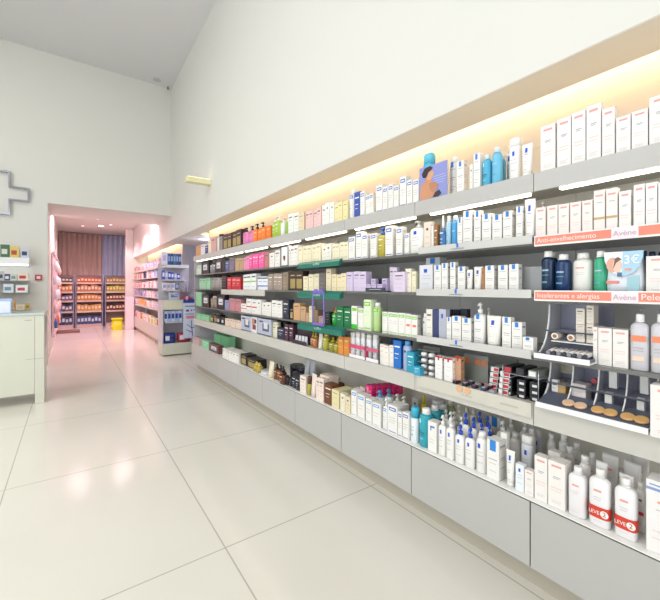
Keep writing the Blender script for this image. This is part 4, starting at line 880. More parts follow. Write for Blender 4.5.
for i, px in enumerate((568.5, 580.5, 598, 610.5, 628, 641.5)):
    y = Yat(px, 1.59); r = .0205
    b_ = MB().lathe([(r * .9, 0), (r, .003), (r, .006), (r * .93, .0075)], M('#e9c6a4' if i < 2 else '#deb070', .5), n=24).build('powder_compact', loc=(1.590, y, Z5 + .0335)); b_.rotation_euler = (0, -.31, 0)
    MB().lathe([(r * 1.04, 0), (r * 1.04, .004)], M('#d8a878', .3), n=24).build('rim', b_); b_['category'] = 'compact'
    ITEMS.append((b_, 'round skin-toned powder compact', 'tray of the long tester stand', y))
c_('5', 551.5, 558, 379.5, 'small white carton among testers', mk='lines', D=1.665, d=.02)
for k in range(4):
    y0, y1 = Yat(559, 1.68), Yat(566.5, 1.68)
    place('carton', 'small ochre box, one of a low pile', 'long tester stand', 1.67, (y0 + y1) / 2, Z5 + .012 + k * .019, y0 - y1, .04, .018, '#d6b274')
for k in range(3):
    y0, y1 = Yat(571, 1.66), Yat(585, 1.66)
    place('carton', 'wide white flat carton with pink lines', 'long tester stand', 1.665, (y0 + y1) / 2, Z5 + .012 + k * .029, y0 - y1, .06, .028, '#ece6e0', 'pink', side='#dcd4ce')
for x0, x1, yt in ((604.5, 612, 392), (636.5, 644.5, 398)): c_('5', x0, x1, yt, 'slim white upright carton', mk='plain', D=1.665, d=.02)
for x0, x1 in ((608, 616), (639, 647.5)):
    y0, y1 = Yat(x0, 1.69), Yat(x1, 1.69)
    place('carton', 'slim white carton on the middle acrylic shelf', 'long tester stand', 1.70, (y0 + y1) / 2, Z5 + .1, y0 - y1, .02, .075, '#eeeeea')
b_ = MB().rod((0, 0, 0), (.015, 0, 0), .010, M('#b3202e', .3), n=20).build('red_compact', loc=(1.70, Yat(594, 1.70), Z5 + .115)); tag(b_, 'small red round compact on the middle acrylic shelf', 'compact')
tag(MB().box(0, .004, -.05, .05, 0, .075, M('#d9d2b8', .5, noise=.4, nscale=40)).build('picture_card', loc=(1.775, Yat(562, 1.78), Z5 + .11)), 'card printed with pale flowers at the back of the long tester stand', 'card')
c_('5', 650, 690, 384.5, 'tall white carton beside the long tester stand', '#ece8e4', 'pink', D=1.55 + .0, d=.07, side='#e9e4e0')

# ------------------------------------------------------------------ fifth shelf of the blue-square bay: make-up testers
o = empty('price_rail', (DS - .003, (Yat(417.5, 1.57) + Yat(531, 1.57)) / 2, .75)); tag(o, 'clear acrylic price rail with two peach discs below the make-up testers', 'shelf label')
w = Yat(417.5, 1.57) - Yat(531, 1.57)
MB().box(-.006, -.002, -w / 2, w / 2, 0, .062, M('#cdcabd', .15)).build('holder', o)
for px in (459.5, 467.5):
    MB().rod((-.009, Yat(px, 1.57) - o.location.y, .046), (-.006, Yat(px, 1.57) - o.location.y, .046), .017, M('#e2ae84', .5), n=24).build('sample_disc', o)
mb = MB(); mb.box(-.008, -.006, -.03, .03, .018, .022, M('#b5b2a8', .5)); mb.box(-.008, -.006, -.25, -.17, .028, .031, M('#b5b2a8', .5)); mb.build('print_lines', o)
ya, yb = Yat(417.5, 1.6), Yat(434, 1.6); w = ya - yb
o = empty('sample_rack', (1.60, (ya + yb) / 2, Z5 + .001)); tag(o, 'small grey acrylic rack holding white oval compacts', 'rack')
MB().box(.05, .055, -w / 2, w / 2, 0, .155, M('#6d6c6a', .3)).build('back_panel', o)
for k in range(5): MB().box(0, .05, -w / 2, w / 2, k * .034, k * .034 + .002, M('#97958f', .2)).build('tier', o)
for k in range(4):
    for j in range(2):
        y = ya - w * (.28 + .45 * j); z = Z5 + .0036 + k * .034
        b_ = MB().loft([(0, 0, 0, .018, .017, 2), (0, 0, .008, .02, .0195, 2), (0, 0, .016, .018, .017, 2), (0, 0, .02, .010, .010, 2)], M('#f1f1ef', .25)).build('oval_compact', loc=(1.622, y, z)); b_['category'] = 'compact'
        ITEMS.append((b_, 'white oval compact on the %s tier' % ['bottom', 'second', 'third', 'top'][k], 'grey acrylic rack', y))
y0, y1 = Yat(464, 1.72), Yat(488, 1.72)
o = empty('shade_card', (1.72, (y0 + y1) / 2, Z5)); tag(o, 'clear standing card with three orange shade discs', 'card')
MB().box(0, .003, -(y0 - y1) / 2, (y0 - y1) / 2, 0, .135, M('#8d9088', .3)).build('card', o)
for px in (467.2, 477.6, 484): MB().rod((-.002, Yat(px, 1.72) - (y0 + y1) / 2, .1), (0, Yat(px, 1.72) - (y0 + y1) / 2, .1), .017, M('#cf7f56', .5), n=20).build('shade_disc', o)
rnd = random.Random(3)
for i in range(14):      # dark compacts and pencils lying on the tray
    px = 456 + i * 3.1; D = 1.595 + .028 * (i % 3); y = Yat(px, D); z = Z5 + .0005
    col = ['#23262f', '#2f3648', '#9a9da6', '#1c1d22', '#3f4c6a'][i % 5]
    b_ = MB().box(-.013, .013, -.011, .011, 0, .014, M(col, .2)).build('make-up_compact'.replace('-', '_'), loc=(D, y, z), rotz=0)
    MB().box(-.009, .009, -.008, .008, .0142, .017, M('#b9bcc6' if i % 2 else '#a4575a', .2)).build('lid_plate', b_); b_['category'] = 'compact'
    ITEMS.append((b_, ['black', 'slate', 'silver', 'jet', 'navy'][i % 5] + ' square make-up compact', 'tray under the shade card', y))
def slanted(px0, px1, z0, tiers, look, D=1.60, cols=('#e9e8e6', '#1c1c20', '#c43040')):
    for k in range(tiers):
        y0, y1 = Yat(px0 + k * .6, D), Yat(px1 + k * .6, D); yc = (y0 + y1) / 2; w = y0 - y1
        b_ = MB().box(0, .12, -w / 2, w / 2, 0, .022, M(cols[0], .3)).build('lipstick_box', loc=(D, yc, z0 + k * .0275))
        MB().box(-.0008, .0, -w / 2 + .002, w * .1, .004, .018, M(cols[2], .3)).build('front_print', b_)
        mb = MB(); mb.box(.0, .118, -w / 2 - .0008, -w / 2, .003, .019, M(cols[1], .3)); mb.build('side_print', b_); b_['category'] = 'box'
        ITEMS.append((b_, look, 'make-up testers', yc - k * .001))
slanted(489, 497, Z5 + .0005, 4, 'black and white long box with a red end', D=1.66)
slanted(498.5, 508, Z5 + .0005, 4, 'white long box with black sides and a red end', D=1.605)
o = empty('wire_rack', (1.60, Yat(520, 1.60), Z5 + .001)); tag(o, 'chrome wire and acrylic rack crowded with black mascara packs', 'rack')
ch = M('#c9cbd0', .2, metal=1)
mb = MB()
for y in (-.077, .077):
    mb.rod((.0, y, 0), (.0, y, .145), .0018, ch); mb.rod((.13, y, 0), (.13, y, .145), .0018, ch); mb.rod((0, y, .10), (.13, y, .10), .0018, ch)
mb.build('frame', o)
MB().box(0, .13, -.08, .08, .1, .103, cl).build('tier', o)
for i in range(9):
    y = Yat(520, 1.60) + (.06, .0, -.055)[i % 3]; z = Z5 + .0005 + (i // 3) * .028
    b_ = MB().box(0, .10, -.018, .018, 0, .026, M('#1a1a1f', .25)).build('mascara_pack', loc=(1.61, y, z)); MB().box(-.0008, 0, -.012, .008, .006, .016, M('#d9d9dd', .4)).build('front_print', b_); b_['category'] = 'pack'
    ITEMS.append((b_, 'black mascara pack, %s layer' % ['bottom', 'middle', 'upper'][i // 3], 'wire rack', y))
for i in range(3):
    y = Yat(520, 1.60) + (.055, 0, -.052)[i]
    b_ = MB().box(0, .12, -.017, .017, 0, .028, M('#8c8f88' if i == 2 else '#222226', .3)).build('mascara_pack', loc=(1.60, y, Z5 + .1055)); MB().box(-.0008, 0, -.014, .014, .004, .024, M(['#c22f3c', '#2a2a2e', '#e6e6e0'][i], .4)).build('front_print', b_); b_['category'] = 'pack'
    ITEMS.append((b_, ['long black pack with a red end', 'long black pack', 'long grey pack with a white end'][i], 'top of the wire rack', y))
# lilac cartons in a dark counter tray on the third shelf
ya, yb = Yat(366.6, 1.6), Yat(386, 1.6); w = ya - yb
o = empty('display_tray', (1.59, (ya + yb) / 2, Z3 + .001)); tag(o, 'dark slate display tray of small lilac cartons', 'display tray')
MB().box(0, .09, -w / 2, w / 2, 0, .004, M('#3d4250', .4)).build('base', o)
mb = MB(); mb.box(0, .003, -w / 2, w / 2, .004, .024, M('#3d4250', .4)); mb.quadface([(-.0005, w * .3, .012), (-.0005, -w * .3, .012), (-.0005, -w * .3, .015), (-.0005, w * .3, .015)], M('#c9ccd6', .5)); mb.build('front_lip', o)
MB().box(.087, .09, -w / 2, w / 2, .004, .085, M('#3d4250', .4)).build('back_panel', o)
for i, (u, z, dx) in enumerate(((.14, .005, .004), (.42, .005, .004), (.72, .005, .004), (.2, .044, .035), (.78, .044, .035))):
    place('carton', 'small lilac carton ' + ('in the front file' if i < 3 else 'in the raised file'), 'dark display tray', 1.59 + dx, ya - w * u, Z3 + .0055, w * .24, .028, .042 if i < 3 else .078, '#cabddc', 'lines')
# plum gift tray of white tubes on the fifth shelf
ya, yb = Yat(293, 1.6), Yat(306.8, 1.6); w = ya - yb
o = empty('gift_tray', (1.592, (ya + yb) / 2, Z5 + .001)); tag(o, 'dark plum open gift tray around four silver-white tubes', 'gift tray')
MB().box(0, .004, -w / 2, w / 2, 0, .03, M('#3a2836', .4)).build('front_lip', o)
MB().box(.05, .054, -w / 2, w / 2, 0, .15, M('#3a2836', .4)).build('back_panel', o)
# pink carriers round the white-capped bottles
for x0, x1, lb, c in ((349, 365, 'pink cardboard carrier round three white-capped bottles', '#d94a72'), (365.4, 378.5, 'pink and grey cardboard carrier round two white-capped bottles', '#c9607c')):
    ya, yb = Yat(x0, 1.6), Yat(x1, 1.6); w = ya - yb
    o = empty('bottle_carrier', (1.60, (ya + yb) / 2, Z5 + .001)); tag(o, lb, 'carton')
    mb = MB(); mb.box(0, .003, -w / 2, w / 2, 0, .022, M('#f0ecec', .4)); mb.box(0, .003, -w / 2, w / 2, .066, .09, M(c, .4)); mb.build('front_band', o)
    MB().box(0, .08, -w / 2, -w / 2 + .002, 0, .088, M(c if x0 < 360 else '#5a5c62', .4)).build('side_panel', o)
    MB().box(.0, .003, w / 2 - .004, w / 2, .0, .088, M(c, .4)).build('side_edge', o)
# odd grey blank back panel behind hidden bottle area of the coral bay
tag(MB().box(0, .003, -.05, .05, 0, .12, M('#b9bcbc', .2, alpha=.6)).build('acrylic_divider', loc=(1.66, Yat(535, 1.66), Z3)), 'clear acrylic divider beside the navy bottles on the third shelf', 'divider')

# ------------------------------------------------------------------ counter with its wall shelves
CTR = M('#d9dbcb', .35, noise=.01, name='counter lacquer')
o = empty('service_counter', (-.235, 5.2, 0)); tag(o, 'pale service counter with leg-like end beside the passage', 'counter')
MB().box(-3.2, -.085, 0, .02, .115, .985, CTR).build('front_panel', o, bevel=.002)
MB().box(-.083, 0, 0, .5, 0, .985, CTR).build('end_leg', o, bevel=.004)
MB().box(-3.2, .004, -.01, .52, .986, 1.012, M('#c3cfcb', .08)).build('worktop', o, bevel=.002)
MB().box(-3.2, -.085, .02, .5, .115, .13, CTR).build('underside', o)
mb = MB(); mb.box(.0, .003, .12, .46, .6, .95, M('#9b9c9c', .3, metal=.7)); mb.build('steel_plate', o)
mb = MB(); mb.box(-.17, -.11, -.0015, 0, .93, .937, M('#a6a28c', .4)); mb.build('badge', o)
mb = MB(); mb.box(-.16, 0, -.001, .0, .50, .503, M('#8f9084', .5)); mb.build('panel_seam', o)
# leaflet holder on the worktop
b_ = empty('leaflet_holder', (Xat(4, 5.3), 5.3, 1.012)); tag(b_, 'pale blue leaflet stand on the counter top', 'leaflet stand')
MB().prism([(-.0, 0), (.05, 0), (.07, .16), (.066, .16), (.046, .006), (0, .006)], 'x', -.06, .06, M('#aac2ea', .3)).build('stand', b_)
MB().box(-.05, .05, .035, .045, .006, .13, M('#e9eef8', .5)).build('leaflet', b_)
YS = 7.42
def wy(py): return ZatY(15, py, YS)
XR = Xat(29.3, YS)
shl = empty('wall_display', (0, 0, 0)); tag(shl, 'white wall display with four short shelves above the counter', 'shelf')
MB().box(-2.6, XR, YS, YE - .002, wy(264), wy(257.5), M('#f0f1f2', .4)).build('top_shelf', shl, bevel=.002)
MB().box(-2.6, XR - .02, YS + .03, YS + .07, wy(264) - .02, wy(264) - .001, M('#ffffff', .4, emit=5)).build('light_tube', shl)
for py in (280.5, 292.5, 310): MB().box(-2.6, XR, YS, YE - .002, wy(py) - .008, wy(py), M('#9aa0a4', .15)).build('shelf', shl)
rnd = random.Random(11)
def wallitem(px0, px1, pt, pb, col, c2, lb, rn, nm='carton', d=.05):
    x0, x1 = Xat(px0, YS), Xat(px1, YS); z0 = wy(pb); z1 = wy(pt)
    b_ = MB().box(x0 + .002, x1 - .002, YS + .01, YS + .01 + d, z0, z1, M(col, .4)).build(nm)
    mb = MB(); w_ = x1 - x0; h_ = z1 - z0
    mb.box(x0 + w_ * .15, x0 + w_ * .75, YS + .0092, YS + .01, z0 + h_ * .25, z0 + h_ * .65, M(c2, .5)); mb.build('front_print', b_)
    tag(b_, lb, 'book' if nm == 'picture_book' else 'box', rn)
for t in ((0, 9.5, 245, '#3f6a4c', '#d8dcd0', 'green and white book on the upper shelf above the counter'), (9.8, 19, 246.5, '#e0c46a', '#b5532e', 'yellow book with a red mark above the counter'), (20.5, 29, 247.5, '#c9cfe0', '#3d4460', 'white book with a dark plant picture above the counter')):
    wallitem(t[0], t[1], t[2], 257.5, t[3], t[4], t[5], 'books above the counter', 'picture_book')
for t in ((-2, 4, 271.5, 280.5, '#b9bdc0', '#444a50', 'small grey box, second wall shelf above the counter'), (4.3, 10, 274, 280.5, '#4a5272', '#e9e9ee', 'dark blue box, second wall shelf above the counter'), (10.3, 17, 273.6, 280.5, '#ccd2cc', '#7a9a8a', 'pale green box, second wall shelf above the counter'),
          (17.5, 28.5, 272.8, 280.5, '#e9d9c8', '#c2453e', 'cream and red long box, second wall shelf above the counter'), (3, 13.5, 284, 292.5, '#e0e6ea', '#6a9ab4', 'white and blue box, third wall shelf above the counter'),
          (15.5, 27.8, 285, 292.5, '#eef0ea', '#c84a6a', 'white box with pink roses, third wall shelf above the counter'), (4.5, 12, 303, 310, '#e6e6e2', '#8a8f9a', 'white box on the lowest wall shelf above the counter'),
          (13.3, 15.3, 299.5, 310, '#e2a42e', '#c46a1e', 'upright orange box on the lowest wall shelf above the counter'), (16, 25, 304.5, 310, '#dccfb4', '#c4b48a', 'flat beige box on the lowest wall shelf above the counter'), (25.4, 30, 303.5, 310, '#c9ae62', '#8a7434', 'gold box on the lowest wall shelf above the counter')):
    wallitem(*t, 'boxes above the counter')
# fire alarm call point
xa, xb = Xat(35.2, YE), Xat(42, YE); za, zb_ = ZatY(38, 280, YE), ZatY(38, 275, YE)
o = empty('call_point', ((xa + xb) / 2, YE, (za + zb_) / 2)); tag(o, 'red square fire alarm call point on the wall', 'fire alarm')
s_ = (xb - xa) / 2; t_ = (zb_ - za) / 2
MB().box(-s_, s_, -.03, -.0005, -t_ - .005, t_ + .005, M('#b8303c', .4)).build('housing', o); MB().box(-s_ * .55, s_ * .55, -.032, -.03, -t_ * .55, t_ * .55, M('#e9dcdc', .4)).build('window', o)
# chrome pharmacy cross outline
cx, cz, a, b = -.878, 2.785, .10, .333
P_ = [(-a, b), (a, b), (a, a), (b, a), (b, -a), (a, -a), (a, -b), (-a, -b), (-a, -a), (-b, -a), (-b, a), (-a, a)]
mb = MB(); crm = M('#b9bcc8', .12, metal=1)
t = .011
for i in range(12):
    (ax, az), (bx, bz) = P_[i], P_[(i + 1) % 12]
    if ax == bx: mb.box(cx + ax - t, cx + ax + t, YE - .06, YE - .001, cz + min(az, bz) - t, cz + max(az, bz) + t, crm)
    else: mb.box(cx + min(ax, bx) + t, cx + max(ax, bx) - t, YE - .06, YE - .001, cz + az - t, cz + az + t, crm)
tag(mb.build('pharmacy_cross'), 'chrome outline of a cross high on the wall above the counter', 'sign')

# ------------------------------------------------------------------ end display between the shelf wall and the passage
YG = 7.35
X0, X1 = 1.40, 1.98
def gz(py): return ZatY(172, py, YG)
o = empty('end_display', ((X0 + X1) / 2, YG, 0)); tag(o, 'pale end display with packs facing the shop, beside the passage', 'display')
hx = (X1 - X0) / 2
MB().box(-hx, hx, 0, .40, .02, gz(343.5), CTR).build('base', o, bevel=.003)
MB().box(-hx, hx, .38, .40, gz(343.5), gz(263), M('#cfcdd2', .4)).build('back_panel', o)
for py in (322, 265, 279.5, 290): MB().box(-hx + .06, hx - .1, 0, .38, gz(py) - .05 if py in (265,) else gz(py) - .02, gz(py), M('#d6d5da', .4)).build('shelf', o)
MB().box(-hx + .02, hx - .02, -.01, .02, gz(309.5), gz(300), M('#dcdcc4', .4)).build('header_panel', o)
MB().box(-hx, -hx + .02, 0, .38, gz(343.5), gz(300), M('#cfcdd2', .4)).build('side_panel', o)
def gcart(px0, px1, pt, pb, col, c2, lb, d=.1, nm='carton', dy=.02):
    x0, x1 = Xat(px0, YG), Xat(px1, YG); z0, z1 = gz(pb), gz(pt); h_ = z1 - z0
    b_ = MB().box(x0 + .002, x1 - .002, YG + dy, YG + dy + d, z0 + .001, z1, M(col, .4)).build(nm)
    MB().box(x0 + (x1 - x0) * .12, x1 - (x1 - x0) * .2, YG + dy - .001, YG + dy, z0 + h_ * .3, z0 + h_ * .75, M(c2, .5)).build('front_print', b_)
    b_['category'] = 'pack'; ITEMS.append((b_, lb, 'end display', -x0))
for i in range(5): gcart(168.2 + i * 2.7, 170.8 + i * 2.7, 253.4, 264.6, ['#3c5c9c', '#2f4c7c', '#3f7090', '#34568c', '#2c4470'][i], '#8fa6cc', 'blue upright pack on the topmost tier')
gcart(162.2, 167.8, 252.5, 264.6, '#dcd9ee', '#b5b4dc', 'pale lilac pack on the topmost tier')
for i in range(6): gcart(162.5 + i * 3, 165.3 + i * 3, 270.5 + i * .6, 279.3, ['#4a5cc0', '#a9b2e0', '#3c4cb4'][i % 3], '#e6e8f6', 'cobalt and white pack on the second tier')
for i in range(4): gcart(163 + i * 4.2, 167 + i * 4.2, 283, 289.8, ['#d9dcea', '#e8cfc4', '#c9d4ea', '#3a3f52'][i], '#8ea0c4', ['white pack on the third tier', 'peach pack on the third tier', 'pale blue pack on the third tier', 'charcoal pack on the third tier'][i])
for i in range(5): gcart(164.5 + i * 3.6, 167.9 + i * 3.6, 311, 321.8, '#a9bfe2' if i % 2 else '#c9d6ee', '#27409c', 'blue and white wipes pack on the middle tier')
for i, (a_, b2, c, lb) in enumerate(((164.2, 176.6, '#2f479c', 'cobalt nappy bag on the base'), (178.4, 191.8, '#b23a54', 'crimson nappy bag on the base'))):
    x0, x1 = Xat(a_, YG), Xat(b2, YG); z0, z1 = gz(343.4), gz(333.5); w_ = (x1 - x0) / 2; h_ = z1 - z0
    b_ = empty('nappy_bag', ((x0 + x1) / 2, YG + .12, z0)); tag(b_, lb + ' of the end display', 'bag')
    MB().loft([(0, 0, 0, w_ * .9, .07, 4), (0, 0, h_ * .2, w_, .09, 3), (0, 0, h_ * .8, w_, .09, 3), (0, 0, h_, w_ * .85, .04, 4)], M(c, .3)).build('body', b_)
    mb = MB(); mb.box(-w_ * .75, -w_ * .1, -.098, -.09, h_ * .3, h_ * .75, M('#e9ecf6', .4)); mb.box(0, w_ * .7, -.098, -.09, h_ * .4, h_ * .65, M('#26305e' , .4)); mb.build('front_print', b_)
gcart(181, 192, 292.5, 299.6, '#c24a5c', '#e8e0ee', 'crimson and white pack on the header')
gcart(170, 180, 292.5, 299.6, '#bfcfe2', '#56709a', 'pale blue pack on the header', dy=.03)
# blue headed poster board clipped to the display
xp0, xp1 = Xat(183.2, YG - .12), Xat(202, YG - .12)
o = empty('poster_board', ((xp0 + xp1) / 2, YG - .12, ZatY(190, 338, YG - .12))); tag(o, 'pale blue poster board with dark blue header and line drawing', 'poster')
w_ = (xp1 - xp0); hP = ZatY(190, 299, YG - .12) - o.location.z
MB().box(-w_ / 2, w_ / 2, 0, .01, 0, hP, M('#cfdaee', .4)).build('board', o)
MB().box(-w_ / 2, w_ / 2, -.004, 0, hP * .9, hP, M('#2a4ca4', .4)).build('header', o)
mb = MB()
def pr(u0, u1, v0, v1, c): mb.box(-w_ / 2 + u0 * w_, -w_ / 2 + u1 * w_, -.003, 0, v0 * hP, v1 * hP, M(c, .5))
pr(.05, .6, .93, .97, '#d6e0f4'); pr(.1, .8, .80, .83, '#7f8fae'); pr(.15, .3, .68, .73, '#3b4a78'); pr(.4, .46, .69, .73, '#3b4a78'); pr(.55, .62, .7, .74, '#3b4a78'); pr(.15, .7, .5, .57, '#e2869a'); pr(.1, .7, .6, .63, '#8fa8d8')
mb.build('print', o)
mb = MB(); ln = M('#44548c', .5)
for a_, b2 in (((.2, .35), (.45, .25)), ((.45, .25), (.7, .3)), ((.45, .25), (.42, .45)), ((.45, .25), (.5, .05)), ((.15, .22), (.5, .14)), ((.7, .3), (.85, .15))):
    mb.rod((-w_ / 2 + a_[0] * w_, -.002, a_[1] * hP), (-w_ / 2 + b2[0] * w_, -.002, b2[1] * hP), .006, ln)
mb.lathe([(.02, .0), (.02, .0)], ln); mb.build('line_drawing', o)
tag(MB().box(-.012, .012, 0, .012, 0, o.location.z + .01, M('#c9ccd4', .4)).build('poster_stand', loc=(o.location.x, YG - .108, 0)), 'thin grey post carrying the pale blue poster board', 'stand')
# tinsel star burst
o = empty('tinsel_star', (Xat(187, YG - .16), YG - .16, gz(297))); tag(o, 'silvery tinsel star burst above the poster board', 'decoration')
mb = MB(); rnd = random.Random(5); tm = M('#c9c6d8', .25, metal=.6)
for i in range(46):
    t = PI * (i + .5) / 46 + rnd.uniform(-.04, .04); L = rnd.uniform(.28, .45)
    mb.rod((0, 0, 0), (math.cos(t) * L, rnd.uniform(-.12, .02), abs(math.sin(t)) * L), .007, tm, n=4, r2=.002)
mb.build('rays', o); MB().lathe([(.02, -.06), (.03, -.02), (.015, .02)], M('#d8a0b0', .4)).build('hub', o)

# ------------------------------------------------------------------ shelves along the passage
o = empty('passage_cabinet', (1.58, 10.62, 0)); tag(o, 'long pale base cabinet under the passage shelves', 'cabinet')
MB().box(0, .38, -2.25, 2.25, .12, .42, lacw).build('body', o); MB().box(.06, .36, -2.25, 2.25, 0, .12, kick).build('plinth', o)
o = empty('passage_shelving', (1.60, 10.62, 0)); tag(o, 'long wall shelving with mixed products along the pink passage', 'shelf')
MB().box(.385, .40, -2.25, 2.25, .42, 2.0, lacw).build('back_panel', o)
for z in (.81, 1.05, 1.29, 1.53, 1.77): MB().box(0, .385, -2.25, 2.25, z - (.05 if z in (.81, 1.77) else .02), z, lacw).build('shelf', o)
rnd = random.Random(21)
pal = {.42: ['#e3c4c0', '#e0b070', '#ecdfd8', '#d8e0a8', '#c9404a'], .81: ['#d9c0cc', '#e8b060', '#f0e2dc', '#d0c8e0'], 1.05: ['#b8a0c0', '#7888c8', '#ecdcd8', '#9aa0b0'], 1.29: ['#d8a898', '#c89080', '#ece6e8', '#b8c4e0'], 1.53: ['#cf9c80', '#3a3644', '#eeeaf0', '#9fb4e0'], 1.77: ['#c8a098', '#d8b8b0', '#c8cfe6', '#dcd8f0']}
nmz = {.42: 'lowest ledge', .81: 'lowest shelf', 1.05: 'second shelf up', 1.29: 'third shelf up', 1.53: 'fourth shelf up', 1.77: 'topmost shelf'}
adj = ['amber', 'blush', 'ivory', 'sage', 'plum']
for z, cs in pal.items():
    y = 12.7; k = 0
    while y > 8.5:
        c = cs[min(len(cs) - 1, int((12.7 - y) / 4.3 * len(cs)))]
        if rnd.random() < .3: c = rnd.choice(cs)
        w = rnd.uniform(.11, .2); h = rnd.uniform(.12, .175)
        place('carton' if rnd.random() < .6 else 'pump_bottle', 'small product', nmz[z] + ' along the passage', 1.615, y - w / 2, z + .0005, w - .01, .09, h, c, rnd.choice(['lines', 'dot', 'bluestripe' if z > 1 else 'redband']), cap='#f0eaf0')
        y -= w + .004; k += 1
# white upright box and pink light at the far corner
tag(MB().box(1.36, 1.57, 12.4, 12.7, .0, 1.0, M('#ece4e6', .4)).build('storage_box'), 'plain white upright box at the far end of the passage shelves', 'box')
# left side of the passage: narrow hook rack with colourful bags
o = empty('hook_rack', (-.30, 11.2, 0)); tag(o, 'narrow white hook rack on the passage wall near the curtain', 'rack')
MB().box(0, .02, -1.9, 1.9, .3, 2.0, M('#e3cdd2', .5)).build('back_panel', o)
for z in (.3, 2.0): MB().box(.0, .05, -1.92, 1.92, z - .02, z + .02, M('#d8c4c8', .5)).build('rail', o)
rnd = random.Random(9); cols = ['#e9c9cc', '#e6b9b4', '#dfe3f0', '#c84a50', '#4a78b0', '#86b050', '#e8c890', '#efe0e4']
for j, z in enumerate((1.75, 1.45, 1.15, .85, .55)):
    for i in range(6):
        y = 9.6 + i * .6; c = cols[rnd.randrange(8)] if z < 1.3 else cols[rnd.choice([0, 1, 2, 7])]
        b_ = empty('hanging_bag', (-.238 + .01 * (i % 2), y, z)); b_['category'] = 'bag'
        MB().loft([(.0, 0, -.11, .03, .09, 4), (0, 0, 0, .035, .10, 3), (0, 0, .09, .012, .09, 4)], M(c, .4)).build('body', b_)
        MB().box(-.002, .002, -.02, .02, .09, .13, M('#e9e4e6', .4)).build('hang_tab', b_)
        ITEMS.append((b_, 'small soft bag on the %s hook row' % ORD[j], 'passage rack', y))

# ------------------------------------------------------------------ curtains and baby food shelving at the end
YF = 14.35
def curtain(x0, x1, col, lb, z0=.02):
    mb = MB(); n = int((x1 - x0) / .022); m = M(col, .8, noise=.06, nscale=3); pts = []
    for i in range(n + 1):
        x = x0 + (x1 - x0) * i / n; pts.append((x, YF + .32 + .05 * math.sin(i * .95) + .02 * math.sin(i * .37)))
    base = len(mb.v)
    for x, y in pts: mb.v.append((x, y, z0))
    for x, y in pts: mb.v.append((x, y, 3.08))
    k = mb.mi(m)
    for i in range(n): mb.f.append((i, i + 1, n + 1 + i + 1, n + 1 + i)); mb.m.append(k); mb.sm.append(True)
    o = mb.build('curtain'); s = o.modifiers.new('thickness', 'SOLIDIFY'); s.thickness = .004
    tag(o, lb, 'curtain')
curtain(-.29, .89, '#dcc4bb', 'pleated dusty brown curtain behind the baby food shelving')
curtain(.90, 1.88, '#d0defa', 'pleated periwinkle blue curtain beside the brown one')
wood = M('#8d7d78', .5); shw = M('#d9c4b4', .5)
fb = [(57, 73.5, 'narrow'), (76, 102.5, 'wide middle'), (105.5, 129, 'wide')]
rows5 = [(277, 282.5), (284.5, 291.5), (294, 300.3), (304, 310.8), (313, 324)]
fl = ['next to the hook rack', 'in the middle', 'by the blue curtain']
fc = [['#4a4a58', '#c98a5a', '#6a6a9a', '#5a6a9a', '#3f4a6a'], ['#c8603c', '#c88a6a', '#d08a4a', '#d6a45a', '#3f5a86'], ['#a08a4a', '#b8b43a', '#7a4a40', '#6a3a34', '']]
fw = [['dark', 'tan', 'violet', 'blue', 'navy'], ['rust red', 'salmon', 'orange', 'golden', 'blue'], ['ochre', 'lime', 'brown', 'maroon', '']]
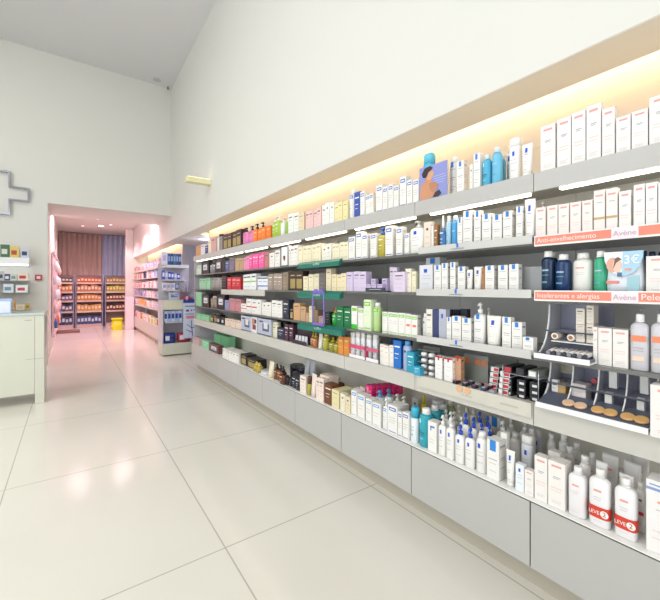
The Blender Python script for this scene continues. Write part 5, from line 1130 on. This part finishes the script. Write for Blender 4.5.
for bi, (xa, xb, nm) in enumerate(fb):
    x0, x1 = Xat(xa, YF - .3), Xat(xb, YF - .3); w = (x1 - x0) / 2
    zf = lambda py: ZatY(90, py, YF - .3)
    o = empty('food_shelving', ((x0 + x1) / 2, YF - .3, 0)); tag(o, 'freestanding grocery shelving of small packs, ' + fl[bi], 'shelf', 'baby food shelving')
    MB().box(-w, w, .27, .285, .0, zf(275), wood).build('back_panel', o)
    for sx in (-1, 1): MB().box(sx * w - .02, sx * w + .02, .0, .28, 0, zf(276), M('#86879a', .4)).build('upright', o)
    MB().box(-w + .02, w - .02, 0, .27, 0, zf(324), M('#c9b4ae', .5)).build('base', o)
    for r_, (pt, pb) in enumerate(rows5):
        if r_ < 4: MB().box(-w + .021, w - .021, 0, .27, zf(pb) - .05, zf(pb), shw).build('shelf', o)
        if not fc[bi][r_]: continue
        n = 4 if bi == 0 else 7
        for i in range(n):
            cw = (2 * w - .06) / n; c = fc[bi][r_]; hh = zf(pt) - zf(pb); zz = zf(pb)
            if r_ == 4: hh *= .8
            j = rnd.uniform(.75, 1); xx = (x0 + x1) / 2 - w + .03 + cw * (i + .5)
            b_ = MB().box(-cw * .45, cw * .45, 0, .12, 0, hh * j, M(c, .4)).build('food_pack', loc=(xx, YF - .28, zz + .0005))
            MB().box(-cw * .36, cw * .3, -.002, 0, hh * j * .35, hh * j * .75, M('#e9d8b4' if r_ < 4 else '#c9d2e6', .5)).build('front_print', b_); b_['category'] = 'pack'
            ITEMS.append((b_, fw[bi][r_] + ' food pack, %s tier' % ORD[r_], 'shelving ' + fl[bi], -xx))
tag(MB().box(Xat(52, 12.6), Xat(80, 12.6), 12.6, 13.1, 0, .05, M('#84635c', .5)).build('floor_plinth'), 'low brown plinth on the floor before the narrow shelving', 'plinth')
# yellow stool
b_ = empty('step_stool', (Xat(117.3, 12.8), 12.85, 0)); tag(b_, 'bright yellow plastic step stool on the pink-lit floor', 'stool')
s_ = (Xat(123, 12.8) - Xat(111.5, 12.8)) / 2; ym = M('#d8dc1e', .4)
MB().loft([(0, 0, .0, s_ * 1.0, s_ * .9, 5), (0, 0, .02, s_ * 1.0, s_ * .9, 5), (0, 0, .30, s_ * .9, s_ * .8, 5)], ym).build('body', b_)
MB().loft([(0, 0, .30, s_ * 1.02, s_ * .9, 5), (0, 0, .335, s_ * 1.05, s_ * .92, 5), (0, 0, .35, s_ * .98, s_ * .86, 5)], ym).build('seat', b_)

# ------------------------------------------------------------------ labels: each thing is told by its look and its turn from the doorway
by = {}
for it in ITEMS: by.setdefault((it[1], it[2]), []).append(it)
for (look, where), g in by.items():
    g.sort(key=lambda t: -t[3])
    sep = ''
    for i, (o, _, _, _) in enumerate(g):
        if len(g) == 1: o['label'] = '%s, %s' % (look, where)
        else:
            if where.startswith(('end display', 'shelving')): oq = ORD[i] + ' from the passage side' if where.startswith('end') else ORD[i] + ' from the hook rack'
            else: oq = ORD[i] + ' from the doorway'
            o['label'] = '%s, %s, %s%s' % (look, oq, sep, where)
            o['group'] = '%s, %s' % (look, where)
